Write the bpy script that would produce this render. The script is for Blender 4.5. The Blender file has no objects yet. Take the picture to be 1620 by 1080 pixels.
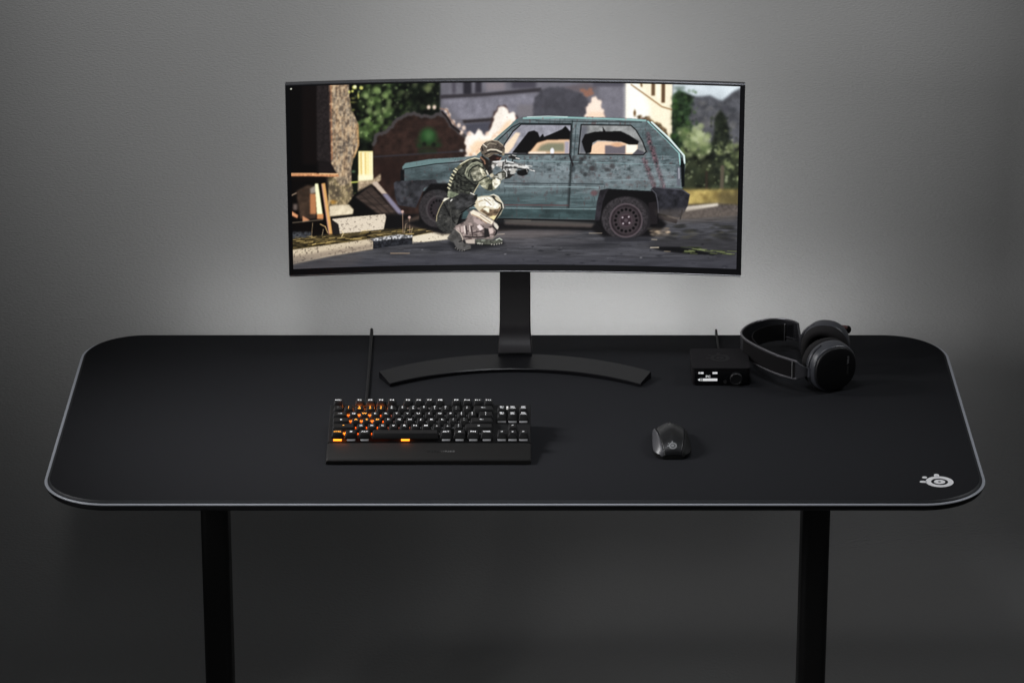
import math
# ---------------------------------------------------------------- picture shown on the monitor (numpy painter)
import numpy as np
PX0, PY0, PX1, PY1, PS = 452.0, 122.0, 1180.0, 434.0, 2
def paint_picture():
    rng = np.random.default_rng(7)
    W, H = int((PX1-PX0)*PS), int((PY1-PY0)*PS)
    img = np.zeros((H, W, 3), np.float32)
    xs = (np.arange(W)+.5)/PS+PX0; ys = (np.arange(H)+.5)/PS+PY0
    XX, YY = np.meshgrid(xs, ys)
    def blur1(a, r, ax):
        if r < 1: return a
        pad = [(0, 0)]*a.ndim; pad[ax] = (r+1, r)
        c = np.cumsum(np.pad(a, pad, mode='edge'), axis=ax, dtype=np.float64)
        n = a.shape[ax]
        return ((np.take(c, np.arange(2*r+1, 2*r+1+n), ax)-np.take(c, np.arange(0, n), ax))/(2*r+1)).astype(np.float32)
    def blur(a, s):
        r = int(round(s*PS*.9))
        for _ in range(2): a = blur1(blur1(a, r, 0), r, 1)
        return a
    def noise(cx, cy, seed, octv=3):
        out = np.zeros((H, W), np.float32); amp = 1.; tot = 0
        for o in range(octv):
            g = np.random.default_rng(seed*31+o).random((int((PY1-PY0)/cy)+3, int((PX1-PX0)/cx)+3)).astype(np.float32)
            u = (XX-PX0)/cx; v = (YY-PY0)/cy
            i = u.astype(int); j = v.astype(int); fu = u-i; fv = v-j
            fu = fu*fu*(3-2*fu); fv = fv*fv*(3-2*fv)
            out += amp*((g[j, i]*(1-fu)+g[j, i+1]*fu)*(1-fv)+(g[j+1, i]*(1-fu)+g[j+1, i+1]*fu)*fv)
            tot += amp; amp *= .55; cx = max(cx*.5, .6); cy = max(cy*.5, .6)
        return out/tot-.5
    N_fine = noise(2.5, 2.5, 1, 2); N_med = noise(9, 9, 2, 4); N_big = noise(30, 30, 3, 4); N_hor = noise(26, 2.4, 4, 3); N_ver = noise(3, 18, 5, 3)
    def box(x0, y0, x1, y1, m):
        a = max(0, int((x0-m-PX0)*PS)); b = min(W, int((x1+m-PX0)*PS)+1); c = max(0, int((y0-m-PY0)*PS)); d = min(H, int((y1+m-PY0)*PS)+1)
        return slice(c, max(d, c)), slice(a, max(b, a))
    def pmask(P, soft):
        P = np.array(P, float); s = box(P[:, 0].min(), P[:, 1].min(), P[:, 0].max(), P[:, 1].max(), 3*soft+2)
        X = XX[s]; Y = YY[s]; m = np.zeros(X.shape, bool)
        if m.size == 0: return s, m.astype(np.float32)
        for k in range(len(P)):
            x1, y1 = P[k-1]; x2, y2 = P[k]
            if y1 == y2: continue
            m ^= ((y1 > Y) != (y2 > Y)) & (X < (x2-x1)*(Y-y1)/(y2-y1)+x1)
        m = m.astype(np.float32)
        return s, blur(m, soft) if soft > 0 else blur1(blur1(m, 1, 0), 1, 1)
    def put(s, m, col, tex=None, amp=.5, col2=None):
        c = np.broadcast_to(np.array(col, np.float32), m.shape+(3,)).copy()
        if tex is not None:
            t = tex[s][..., None]
            if col2 is not None:
                k = np.clip(.5+t*amp*3, 0, 1); c = c*(1-k)+np.array(col2, np.float32)*k
            else: c = c*(1+t*amp*2)
        img[s] = img[s]*(1-m[..., None])+c*m[..., None]
    def poly(P, col, soft=0., tex=None, amp=.5, col2=None, a=1.):
        s, m = pmask(P, soft); put(s, m*a, col, tex, amp, col2)
    def rect(x0, y0, x1, y1, col, soft=0., **k): poly([(x0, y0), (x1, y0), (x1, y1), (x0, y1)], col, soft, **k)
    def line(P, w, col, soft=0., a=1., **k):
        P = np.array(P, float); s = box(P[:, 0].min(), P[:, 1].min(), P[:, 0].max(), P[:, 1].max(), w+3*soft+2)
        X = XX[s]; Y = YY[s]; d = np.full(X.shape, 1e9, np.float32)
        if d.size == 0: return
        for (x1, y1), (x2, y2) in zip(P[:-1], P[1:]):
            t = np.clip(((X-x1)*(x2-x1)+(Y-y1)*(y2-y1))/max((x2-x1)**2+(y2-y1)**2, 1e-6), 0, 1)
            d = np.minimum(d, np.hypot(X-x1-t*(x2-x1), Y-y1-t*(y2-y1)))
        put(s, np.clip((w/2-d)/(soft+.5)+.5, 0, 1)*a, col, **k)
    def ell(cx, cy, rx, ry, col, soft=0., a=1., **k):
        s = box(cx-rx, cy-ry, cx+rx, cy+ry, 2*soft+2)
        if XX[s].size == 0: return
        r = np.hypot((XX[s]-cx)/rx, (YY[s]-cy)/ry); e = max((soft+.4)/min(rx, ry), .02)
        put(s, np.clip((1-r)/e*.5+.5, 0, 1)*a, col, **k)
    def scatter(n, x0, y0, x1, y1, r0, r1, cols, soft, a=.8, asp=1.):
        for _ in range(n):
            r = rng.uniform(r0, r1); c = cols[rng.integers(len(cols))]
            ell(rng.uniform(x0, x1), rng.uniform(y0, y1), r*asp, r, c, soft, a*rng.uniform(.5, 1))
    def rough(P, amp, step=3.):
        out = []
        for (x1, y1), (x2, y2) in zip(P, P[1:]+P[:1]):
            n = max(1, int(math.hypot(x2-x1, y2-y1)/step))
            for k in range(n): out.append((x1+(x2-x1)*k/n+rng.normal()*amp, y1+(y2-y1)*k/n+rng.normal()*amp))
        return out
    Z = lambda L, k, ox, oy: [(ox+x/k, oy+y/k) for x, y in L]
    # --- far background
    rect(450, 120, 1182, 436, (18, 17, 15))
    rect(556, 120, 702, 262, (20, 26, 18), 3, tex=N_med, amp=.9)
    scatter(70, 568, 130, 650, 228, 2, 6, [(70, 92, 48), (98, 122, 70), (58, 74, 40)], 2.5, .8)
    scatter(26, 578, 134, 618, 190, 2.5, 5, [(132, 156, 92), (150, 170, 110)], 2, .75)
    scatter(16, 566, 180, 604, 216, 2, 4.5, [(120, 150, 85), (96, 128, 60)], 2, .8)
    scatter(24, 625, 132, 696, 180, 2, 5, [(66, 78, 52), (92, 100, 72), (28, 36, 26)], 2, .7)
    scatter(4, 674, 132, 694, 142, 4, 6, [(130, 140, 92)], 3, .6)
    scatter(90, 562, 128, 650, 226, .8, 2.2, [(160, 178, 120), (20, 26, 18), (112, 136, 84), (70, 90, 54)], .7, .75)
    scatter(40, 625, 130, 698, 184, .8, 2.4, [(110, 118, 88), (14, 20, 14), (80, 92, 62)], .8, .7)
    rect(697, 120, 996, 250, (112, 110, 119), 1.5, tex=N_big, amp=.16)
    rect(734, 120, 747, 150, (52, 50, 58), 1.5); rect(753, 120, 763, 147, (60, 57, 66), 1.5); rect(811, 120, 850, 140, (82, 79, 90), 2)
    rect(716, 130, 722, 148, (88, 84, 94), 1.5); rect(770, 130, 800, 143, (134, 126, 132), 3)
    poly([(697, 150), (770, 147), (858, 139), (858, 145), (770, 152), (697, 156)], (64, 60, 66), 1.2)
    poly([(700, 158), (770, 155), (850, 148), (846, 170), (790, 184), (732, 188)], (128, 126, 138), 2.5, tex=N_med, amp=.15)
    poly([(732, 189), (790, 185), (790, 190), (735, 194)], (58, 52, 54), 1)
    poly([(735, 195), (790, 191), (780, 210), (742, 212)], (80, 80, 92), 1.5)
    rect(820, 165, 850, 184, (122, 118, 124), 3)
    poly(rough([(843, 186), (847, 156), (858, 143), (874, 137), (902, 139), (920, 146), (930, 154), (932, 186)], 1.3, 3), (80, 79, 87), 1.5, tex=N_med, amp=.15)
    poly([(893, 138), (930, 132), (948, 138), (934, 150), (916, 146)], (108, 100, 106), 1.5)
    poly(rough([(920, 142), (938, 140), (944, 150), (930, 153)], 1.3, 3), (150, 108, 92), 1.2)
    rect(950, 134, 993, 190, (122, 120, 130), 1.5, tex=N_med, amp=.1)
    rect(940, 128, 993, 137, (92, 90, 100), 1.5)
    poly(rough([(928, 187), (930, 167), (938, 157), (946, 152), (953, 161), (960, 187)], 1.3, 3), (252, 224, 204), 1)
    poly([(929, 187), (934, 176), (957, 176), (960, 187)], (250, 205, 172), 2, a=.7)
    # sunlit building
    poly([(993, 120), (1067, 120), (1067, 240), (993, 200)], (255, 238, 204), .8)
    poly([(993, 120), (1004, 120), (1030, 165), (1030, 200), (993, 195)], (255, 252, 240), 4)
    poly([(1014, 120), (1018, 120), (1019, 138), (1016, 137)], (120, 95, 70), .8)
    rect(1033, 120, 1039, 151, (112, 88, 64), .8); rect(1049, 120, 1055, 162, (104, 80, 58), .8)
    rect(1042, 120, 1046, 156, (255, 250, 225), 1)
    line([(1001, 134), (1020, 147), (1050, 168), (1067, 173)], 2.2, (150, 118, 84), .8)
    ell(1007, 178, 2.2, 5, (120, 92, 62), .8)
    poly(rough([(1008, 182), (1030, 184), (1044, 193), (1058, 203), (1060, 216), (1052, 216), (1030, 197)], 1.3, 3), (112, 92, 68), 1.3, tex=N_fine, amp=.5)
    # right landscape
    rect(1067, 120, 1182, 300, (88, 89, 95), 1, tex=N_med, amp=.25)
    poly([(1067, 120), (1182, 120), (1182, 134), (1160, 146), (1146, 158), (1138, 156), (1126, 150), (1110, 152), (1088, 150), (1067, 162)], (206, 218, 226), 2.5, tex=N_big, amp=.12)
    scatter(30, 1100, 170, 1172, 225, 2, 7, [(110, 110, 112), (78, 78, 86), (128, 126, 124)], 2.5, .5)
    poly(rough([(1066, 150), (1078, 142), (1092, 148), (1101, 165), (1094, 186), (1101, 205), (1106, 240), (1066, 250)], 2.2, 4), (44, 62, 40), 2, tex=N_med, amp=.8)
    scatter(60, 1067, 142, 1106, 232, 1, 3.2, [(66, 92, 54), (84, 108, 70), (28, 42, 28), (40, 56, 38)], 1, .7)
    rect(1069, 136, 1086, 142, (92, 108, 98), 2, a=.7); scatter(18, 1068, 150, 1098, 225, 2, 5, [(62, 98, 44), (80, 110, 60), (34, 52, 30)], 2, .7)
    rect(1080, 228, 1182, 306, (52, 58, 42), 5, tex=N_med, amp=.7)
    scatter(70, 1092, 160, 1174, 235, 1.2, 4, [(78, 80, 86), (104, 104, 108), (64, 68, 72), (120, 118, 116)], 1.2, .45, 1.6)
    poly([(1143, 172), (1152, 185), (1156, 205), (1160, 235), (1164, 280), (1120, 285), (1126, 240), (1134, 205), (1134, 185)], (42, 48, 38), 2.5, tex=N_med, amp=.5)
    scatter(46, 1078, 205, 1126, 245, 3, 7, [(150, 162, 112), (128, 142, 92), (170, 180, 132), (100, 116, 74)], 2.5, .75)
    scatter(20, 1098, 196, 1116, 222, 3, 5, [(178, 188, 142), (150, 162, 112)], 2, .7)
    scatter(34, 1140, 225, 1174, 290, 2, 6, [(128, 140, 92), (150, 160, 110), (70, 78, 56)], 2.2, .7)
    scatter(30, 1090, 250, 1140, 292, 3, 7, [(40, 44, 32), (66, 72, 50), (52, 60, 44)], 3, .7)
    scatter(60, 1128, 185, 1164, 284, 1, 3, [(36, 44, 34), (58, 66, 48), (74, 80, 60), (28, 34, 28)], 1, .7)
    scatter(80, 1076, 205, 1174, 292, .8, 2.6, [(172, 182, 140), (140, 152, 104), (64, 72, 52), (190, 196, 158)], .8, .55)
    line([(1147, 262), (1146, 312)], 6, (98, 90, 76), 2); line([(1122, 270), (1122, 306)], 4, (62, 54, 44), 2)
    rect(1084, 297, 1182, 322, (160, 140, 80), 3, tex=N_big, amp=.5)
    scatter(14, 1086, 300, 1170, 312, 2, 5, [(200, 180, 100), (120, 100, 54)], 2, .6)
    rect(1140, 300, 1182, 320, (92, 84, 60), 4, a=.6)
    poly([(1060, 326), (1090, 322), (1140, 319), (1182, 322), (1182, 440), (1060, 440)], (96, 88, 84), 2, tex=N_fine, amp=.25)
    poly([(1084, 325), (1140, 319), (1142, 323), (1090, 332)], (214, 204, 188), 1.2)
    # --- brick wall with faded paint
    bw = [(588, 350), (590, 232), (593, 218), (600, 210), (612, 208), (622, 195), (630, 188), (642, 181), (656, 178), (668, 183), (682, 184), (696, 178), (706, 186), (718, 200), (730, 211), (741, 216), (742, 350)]
    bw = rough(bw, .9, 4); poly(bw, (58, 41, 35), 1.5, tex=N_med, amp=.35); line(bw[30:-48], 5.5, (78, 73, 74), 2)
    for k in range(26):
        y = 190+k*4.2; line([(600, y), (738, y-1)], .7, (74, 52, 45), .7, a=.35)
    rect(596, 254, 640, 290, (44, 28, 24), 6, a=.6)
    line([(590, 246), (640, 243), (737, 237)], 2.2, (60, 57, 64), .8)
    ell(678, 213, 13, 12, (48, 88, 46), 4); ell(678, 222, 16, 9, (40, 76, 38), 4, .7); ell(679, 213, 6, 7, (74, 112, 66), 3, .8)
    ell(664, 229, 4, 3, (36, 66, 36), 2, .8); ell(694, 228, 5, 3, (36, 66, 36), 2, .8); ell(672, 226, 3, 3, (20, 22, 18), 1.5, .8); ell(687, 227, 3, 3, (20, 22, 18), 1.5, .8); rect(662, 234, 692, 240, (34, 62, 36), 2.5, a=.6)
    for x, y in ((679, 169), (688, 169), (707, 174), (711, 181), (718, 192), (727, 197), (735, 201), (731, 208)): ell(x, y, 2.8, 3.2, (232, 204, 186), 1.2)
    line([(697, 171), (708, 173), (713, 186), (722, 198)], 1.8, (150, 118, 100), 1); line([(700, 176), (708, 184), (716, 198), (728, 207)], 3, (40, 32, 32), 1)
    ell(731, 236, 3, 2, (150, 148, 150), 1)
    # --- sunlit rubble
    poly(rough([(774, 210), (778, 190), (784, 175), (790, 168), (800, 164), (808, 178), (822, 184), (800, 215)], 1.3, 3), (70, 52, 50), 1.5)
    poly(rough([(738, 246), (738, 212), (744, 207), (752, 209), (757, 203), (764, 205), (768, 213), (774, 206), (780, 196), (784, 180), (788, 171), (797, 166), (805, 170), (807, 178), (816, 177), (820, 186), (804, 204), (786, 222), (770, 246)], 1.3, 3), (255, 240, 226), .9, tex=N_med, amp=.12)
    poly(rough([(740, 246), (742, 232), (756, 222), (775, 220), (796, 200), (806, 190), (816, 188), (800, 212), (775, 246)], 1.3, 3), (248, 202, 162), 2.5, a=.85)
    scatter(20, 740, 208, 800, 236, 1.5, 3.5, [(255, 250, 244), (240, 190, 160), (226, 180, 160)], 1.2, .7)
    img[:] = blur(img, .8)
    for _ in range(60):
        x = rng.uniform(742, 812); y = 246-(x-738)*rng.uniform(0, .75); poly(rough([(x, y), (x+rng.uniform(2, 6), y-1), (x+rng.uniform(2, 5), y+rng.uniform(2, 4)), (x, y+3)], .5, 2), [(255, 250, 240), (222, 170, 140), (190, 140, 116), (250, 214, 186)][rng.integers(4)], .5, a=.6)
    # --- dark building corner and rough pillar
    rect(450, 120, 502, 290, (12, 10, 9), 2); rect(478, 120, 503, 258, (24, 17, 15), 3)
    poly([(501, 120), (523, 120), (524, 256), (501, 252)], (46, 40, 40), 1, tex=N_fine, amp=.25)
    poly([(503, 252), (530, 256), (534, 290), (505, 300)], (36, 30, 30), 2)
    pil = [(521, 120), (552, 120), (553, 150), (556, 168), (561, 181), (567, 195), (568, 228), (561, 246), (556, 262), (556, 285), (560, 306), (548, 322), (519, 324), (520, 285), (533, 273), (524, 256), (522, 215)]
    poly(pil, (168, 138, 106), .8, tex=N_ver, amp=.8, col2=(152, 138, 120))
    s, m = pmask(pil, .8); put(s, m*np.clip(N_med[s]*4-.1, 0, 1)*.7, (206, 172, 132)); put(s, m*np.clip(-N_med[s]*4-.2, 0, 1)*.6, (92, 82, 74))
    s2, m2 = pmask(pil, .8)
    line([(523, 124), (524, 200), (525, 250)], 3.5, (182, 118, 78), 1.2, a=.7); line([(522, 122), (523, 256)], 1.6, (60, 40, 38), .8, a=.8)
    line([(566, 196), (567, 228), (560, 246)], 3, (214, 160, 96), 1.5, a=.7)
    scatter(20, 535, 215, 558, 245, 1.5, 3.5, [(104, 94, 86), (86, 78, 74)], 1, .6)
    poly([(519, 275), (540, 280), (556, 285), (560, 306), (548, 322), (519, 324)], (128, 116, 82), 2, tex=N_med, amp=.6, a=.75)
    poly([(530, 278), (548, 276), (552, 288), (538, 292)], (142, 126, 106), 1); ell(527, 317, 5, 3, (206, 150, 60), 1.5)
    poly([(522, 290), (538, 292), (545, 300), (530, 316)], (70, 62, 52), 3, a=.5)
    for x, y, rx, ry in ((561, 138, 3.4, 3), (572, 139, 3, 2.6), (567, 151, 1.6, 4), (559, 155, 3, 1.8), (559, 161, 4, 1.4), (559, 173, 2.6, 1.8), (553, 145, 1.8, 2.2), (558, 144, 2, 2)): ell(x, y, rx, ry, (206, 204, 104), .8)
    ell(562, 137, 2.2, 2, (250, 250, 200), .8); rect(554, 148, 566, 180, (18, 20, 14), 2.5, a=.55)
    rect(558, 248, 567, 306, (20, 26, 18), 1.5); ell(559, 269, 3, 2, (80, 104, 76), 1); line([(556, 286), (570, 285)], 2.4, (190, 196, 90), .8); ell(562, 304, 2, 2, (140, 150, 80), .8)
    rect(567, 237, 590, 286, (255, 232, 160), .8); 
    for x, c in ((571, (206, 152, 80)), (578, (222, 172, 96)), (585, (255, 248, 206)), (574.5, (255, 250, 214)), (588.5, (255, 252, 220))): line([(x, 240), (x+.8, 282)], 1.4, c, .8, a=.8)
    rect(567, 274, 590, 284, (255, 244, 196), 1.5)
    poly([(566, 284), (590, 282), (602, 272), (603, 282), (592, 291), (572, 305), (566, 303)], (176, 154, 126), 1, tex=N_fine, amp=.3)
    poly([(556, 306), (588, 288), (640, 350), (640, 362), (560, 362)], (16, 15, 15), 1.5)
    poly([(562, 309), (587, 291), (632, 340), (612, 346)], (72, 60, 54), 1, tex=noise(20, 3, 9), amp=.4)
    line([(572, 306), (618, 345)], 1.2, (50, 42, 38), .6); line([(580, 300), (626, 343)], 1.2, (48, 40, 38), .6)
    poly([(588, 287), (596, 284), (613, 304), (604, 304)], (196, 176, 158), .8); poly([(604, 304), (613, 304), (640, 336), (636, 343)], (132, 128, 150), 1)
    G1 = noise(3.2, 4.2, 91, 2); put(s2, m2*np.clip(G1[s2]*3, 0, 1)*.6, (226, 196, 156)); put(s2, m2*np.clip(-G1[s2]*3, 0, 1)*.62, (88, 76, 66)); put(s2, m2*np.clip(-N_ver[s2]*4-.5, 0, 1)*.5, (60, 54, 52))
    # --- work table
    rect(452, 276, 515, 366, (16, 12, 10), 1)
    poly([(468, 300), (486, 290), (500, 292), (500, 344), (474, 344)], (74, 58, 46), 1.5, tex=N_med, amp=.3)
    rect(490, 304, 500, 336, (186, 122, 78), 1); poly([(490, 296), (500, 290), (501, 302), (491, 304)], (150, 140, 130), 1)
    poly([(498, 288), (503, 288), (510, 337), (501, 337)], (255, 252, 196), .6); rect(501, 336, 511, 344, (214, 142, 88), .8)
    poly([(460, 331), (471, 338), (470, 343), (460, 338)], (226, 150, 104), .6); poly([(478, 339), (490, 346), (478, 349)], (206, 140, 98), .6)
    line([(461, 350), (510, 345)], 1.4, (120, 108, 92), .5); rect(463, 320, 470, 330, (110, 96, 90), 1.5); line([(460, 307), (468, 303)], 2, (150, 130, 110), .8)
    poly([(459, 271.5), (535, 272), (536, 277), (459, 276.5)], (216, 146, 98), .4, tex=N_fine, amp=.25); line([(505, 272.3), (534, 273)], 1.4, (255, 206, 150), .5)
    line([(459, 272), (500, 272)], 1, (240, 180, 130), .4); rect(459, 277, 512, 284, (20, 14, 12), .6)
    poly([(508, 288), (514, 287), (526, 371), (520, 371)], (226, 166, 98), .5); line([(509, 290), (520, 368)], 1.4, (186, 140, 150), .5, a=.7); rect(460, 364, 492, 376, (60, 62, 66), 1, tex=N_fine, amp=.6)
    img[:] = blur(img, .55)
    # --- blocks, verge and kerb
    poly([(520, 324), (530, 322), (552, 321), (559, 329), (558, 336), (521, 340)], (224, 206, 174), 1, tex=N_med, amp=.2)
    rect(608, 336, 690, 362, (20, 18, 19), 2)
    poly([(640, 346), (668, 336), (690, 340), (690, 358), (640, 360)], (150, 124, 104), 2.5, a=.5)
    poly([(456, 378), (520, 368), (600, 360), (720, 355), (720, 375), (456, 400)], (74, 64, 40), 1, tex=noise(10, 2, 21), amp=.9)
    blk = [(524, 344), (560, 340), (609, 336), (611, 341), (607, 360), (570, 364), (537, 367), (534, 352)]
    poly(blk, (218, 202, 180), .7); s, m = pmask(blk, .7); put(s, m*np.clip(-N_fine[s]*5-.6, 0, 1)*.6, (112, 102, 96)); poly([(524, 346), (535, 352), (537, 368), (526, 368)], (40, 36, 36), .8)
    for _ in range(80):
        x = rng.uniform(458, 700); y = 384-(x-458)*.1+rng.uniform(-10, 6); l = rng.uniform(4, 16)
        line([(x, y), (x+l, y-rng.uniform(-.5, 2))], rng.uniform(.7, 1.3), [(222, 190, 120), (190, 162, 96), (150, 128, 70)][rng.integers(3)], .4, a=rng.uniform(.5, 1))
    rd = [(456, 440), (456, 404), (525, 399), (600, 388), (655, 380), (715, 372), (900, 352), (1060, 345), (1182, 338), (1182, 440)]
    poly(rd, (77, 77, 82), 1.2, tex=N_hor, amp=.3)
    poly([(456, 440), (456, 420), (540, 404), (580, 404), (520, 440)], (98, 92, 90), 5, a=.6)
    kb = [(456, 394), (540, 382), (590, 374.5), (590, 391), (525, 402), (456, 417)]
    poly(kb, (206, 188, 160), .8); poly([(456, 404), (540, 391), (590, 383), (590, 391), (525, 402), (456, 418)], (160, 144, 126), 2.2)
    s, m = pmask(kb, .8); put(s, m*np.clip(-N_fine[s]*4-.3, 0, 1)*.8, (104, 94, 84))
    poly([(590, 377), (653, 371), (653, 383), (590, 391)], (44, 46, 52), .6, tex=N_fine, amp=.5); poly([(585, 375), (630, 368), (653, 369), (653, 373), (590, 379)], (150, 150, 152), .8, tex=N_fine, amp=.8)
    k2 = [(653, 371), (690, 364), (712, 361), (724, 366), (716, 375), (653, 382)]
    poly(k2, (224, 210, 184), .7); s, m = pmask(k2, .7); put(s, m*np.clip(-N_fine[s]*4-.5, 0, 1)*.8, (110, 100, 90))
    for x, t in ((637, 332), (648, 341), (684, 336)):
        line([(x, t), (x+1, 366)], .9, (170, 140, 116), .4); ell(x, t, 2.2, 2.2, (196, 160, 150), .6)
    line([(640, 366), (642, 352), (645, 350)], .8, (180, 160, 130), .4); line([(651, 366), (653, 357)], .8, (180, 160, 130), .4)
    line([(540, 372), (543, 366), (540, 362)], 1, (236, 210, 160), .4); line([(492, 373), (494, 350)], .9, (150, 130, 100), .4); line([(506, 352), (514, 356), (518, 366)], 1.1, (220, 180, 120), .4); line([(509, 370), (511, 360)], .9, (170, 150, 120), .4)
    # --- car
    poly([(640, 350), (690, 338), (1045, 340), (1060, 352), (1040, 372), (960, 372), (940, 362), (800, 360), (700, 368)], (22, 20, 22), 2)
    poly([(800, 345), (840, 342), (945, 350), (940, 357), (860, 355), (800, 352)], (120, 108, 102), 1.5, a=.7); line([(800, 344), (842, 345)], 2, (226, 200, 170), .8)
    body = [(634, 312), (637, 262), (641, 256), (680, 249.5), (740, 246), (757, 243.5), (782, 222), (803, 204), (818, 188), (828, 184), (900, 183), (1000, 186), (1024, 188), (1034, 192), (1076, 232), (1087, 245), (1088, 262), (1084, 296), (1042, 296), (1034, 300), (968, 299), (955, 312), (946, 346), (800, 343), (694, 346), (690, 300), (668, 300), (655, 320)]
    T1 = noise(22, 8, 41, 4); T2 = noise(14, 12, 42, 4); T3 = noise(40, 5, 43, 4)
    poly(body, (98, 117, 121), .5, tex=T1, amp=.30); poly([(690, 262), (1080, 266), (1070, 290), (690, 286)], (122, 134, 140), 7, a=.55); poly([(1010, 196), (1074, 240), (1084, 258), (1040, 262)], (74, 104, 108), 6, a=.6)
    s, m = pmask(body, .5)
    put(s, m*np.clip(T2[s]*5-.7, 0, 1)*.55, (70, 74, 77)); put(s, m*np.clip(T3[s]*5-.35, 0, 1)*.55, (140, 154, 160)); put(s, m*np.clip(-T2[s]*6-.9, 0, 1)*.6, (112, 82, 82))
    for _ in range(70):
        x = rng.uniform(700, 1060); y = rng.uniform(247, 296); l = rng.uniform(4, 26); line([(x, y), (x+l, y+rng.uniform(-1.5, 1.5))], rng.uniform(.6, 1.4), [(150, 164, 168), (70, 78, 82), (116, 134, 138)][rng.integers(3)], .7, a=rng.uniform(.15, .5))
    scatter(60, 700, 246, 1060, 296, .8, 3.2, [(62, 70, 72), (92, 78, 78), (140, 150, 154)], .8, .4, 1.6)
    poly([(690, 300), (905, 302), (955, 302), (946, 346), (800, 343), (694, 346)], (64, 92, 95), 6, tex=T3, amp=.4, a=.7)
    poly([(690, 326), (905, 328), (948, 329), (945, 344), (800, 341), (694, 344)], (56, 86, 88), 1, tex=T1, amp=.3)
    line([(690, 325), (946, 328)], 1.2, (122, 156, 158), .5); line([(720, 345), (800, 343.5), (947, 346.5)], 2.6, (26, 22, 24), .8)
    poly([(637, 264), (680, 259), (735, 256), (735, 280), (660, 283), (640, 283)], (72, 96, 100), 2, tex=T1, amp=.4, a=.8)
    poly([(637, 262), (642, 256), (680, 250), (740, 247), (756, 245), (700, 256), (640, 266)], (98, 138, 138), .8); line([(640, 265), (690, 257), (742, 253)], 1.4, (26, 34, 36), .5)
    rect(634, 266, 640, 284, (22, 22, 24), .8)
    poly([(623, 287), (627, 284), (690, 281.5), (694, 288), (672, 294), (662, 318), (658, 326), (630, 322), (625, 308)], (60, 60, 66), .8, tex=N_med, amp=.5); scatter(10, 630, 288, 652, 318, 2, 5, [(28, 28, 30), (78, 78, 84)], 1.2, .7)
    poly([(664, 326), (670, 302), (682, 288), (720, 287), (740, 300), (730, 350), (664, 350)], (16, 15, 16), 1)
    ell(692, 327, 29, 30, (60, 56, 58), 1, tex=N_fine, amp=.2); ell(694, 328, 19, 21, (86, 80, 82), 1); ell(694, 328, 17, 19, (58, 50, 54), 1)
    for k in range(14): ell(694+11.5*math.cos(k*.449), 328+13.5*math.sin(k*.449), 1.7, 2, (18, 16, 18), .5)
    Y = img[..., :].mean(-1, keepdims=True); s, m = pmask(body, 1.); mm = m[..., None]
    g = img[s]; img[s] = g*(1-mm)+(g*.62+Y[s]*.38*np.array([.97, 1.01, 1.04], np.float32))*mm
    W1 = noise(7, 3.5, 51, 4); W2 = noise(4, 9, 52, 3); up = np.clip((297-YY[s])/40, 0, 1)*np.clip((YY[s]-243)/6, 0, 1)*np.clip((XX[s]-700)/60, 0, 1)
    put(s, m*up*np.clip(W1[s]*5-.2, 0, 1)*.55, (136, 148, 154)); put(s, m*up*np.clip(-W1[s]*5-.35, 0, 1)*.6, (62, 72, 76)); put(s, m*np.clip(W2[s]*6-1.1, 0, 1)*.5, (92, 72, 74)); put(s, m*np.clip(-W2[s]*6-1.2, 0, 1)*.4, (46, 54, 56))
    poly([(908, 244), (912, 244), (906, 290), (903, 326), (900, 326), (902, 286)], (46, 48, 50), 1, a=.6)
    # rear wheel
    poly([(945, 346), (949, 318), (953, 299), (966, 296), (1036, 300), (1046, 318), (1046, 352), (1030, 366), (960, 366)], (17, 15, 17), .8)
    poly([(945, 346), (948, 316), (953, 298), (967, 296), (962, 304), (957, 318), (953, 346)], (48, 45, 51), .6, tex=N_med, amp=.4)
    ell(996, 342, 40, 34, (44, 41, 44), 1); ell(992.5, 342.5, 37, 34, (62, 58, 61), 1, tex=N_fine, amp=.3)
    poly([(960, 372.5), (1034, 372.5), (1034, 380), (960, 380)], (50, 50, 56), 2, a=.9)
    ell(994.5, 346, 26.5, 27, (104, 92, 98), .8); ell(994.5, 346, 24.6, 25, (54, 46, 50), .8, tex=N_med, amp=.3); ell(994.5, 346, 21, 21.5, (70, 61, 65), .8)
    for k in range(16): ell(994.5+17*math.cos(k*.3927), 345.8+17.3*math.sin(k*.3927), 2.1, 2.1, (12, 10, 12), .5)
    ell(994.5, 345.8, 10.5, 10.5, (84, 70, 76), .8); ell(994.5, 345.8, 8.5, 8.5, (62, 48, 55), .8)
    for dx, dy in ((-5.5, -4.5), (4.5, -5.5), (-4.5, 5), (5.5, 4)): ell(994.5+dx, 345.8+dy, 1.3, 1.3, (190, 180, 186), .5)
    ell(994.5, 345.8, 3, 3, (92, 80, 86), .6)
    poly([(1030, 318), (1044, 316), (1045, 352), (1034, 352)], (40, 35, 38), .8)
    poly([(1033, 298), (1038, 293), (1084, 297), (1096, 305), (1093, 322), (1088, 332), (1080, 342), (1062, 338), (1046, 335), (1043, 312), (1039, 302)], (50, 50, 57), .6, tex=N_med, amp=.5)
    line([(1035, 297), (1042, 304), (1045, 318), (1046, 334)], 1.1, (96, 96, 104), .5); line([(1042, 294), (1084, 298), (1095, 305)], 1.2, (92, 92, 102), .5)
    poly([(1046, 337), (1077, 345), (1075, 351), (1046, 343)], (46, 41, 43), .6); line([(1084, 330), (1081, 344)], 2, (34, 33, 36), .6)
    # windows
    w1 = [(826, 195.5), (906, 196), (904, 242), (792, 242), (800, 226), (813, 207)]
    poly(w1, (146, 146, 157), .5, tex=N_med, amp=.2)
    poly([(796, 240), (802, 226), (818, 208), (825, 209), (814, 230), (806, 240)], (250, 218, 184), 1)
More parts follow.
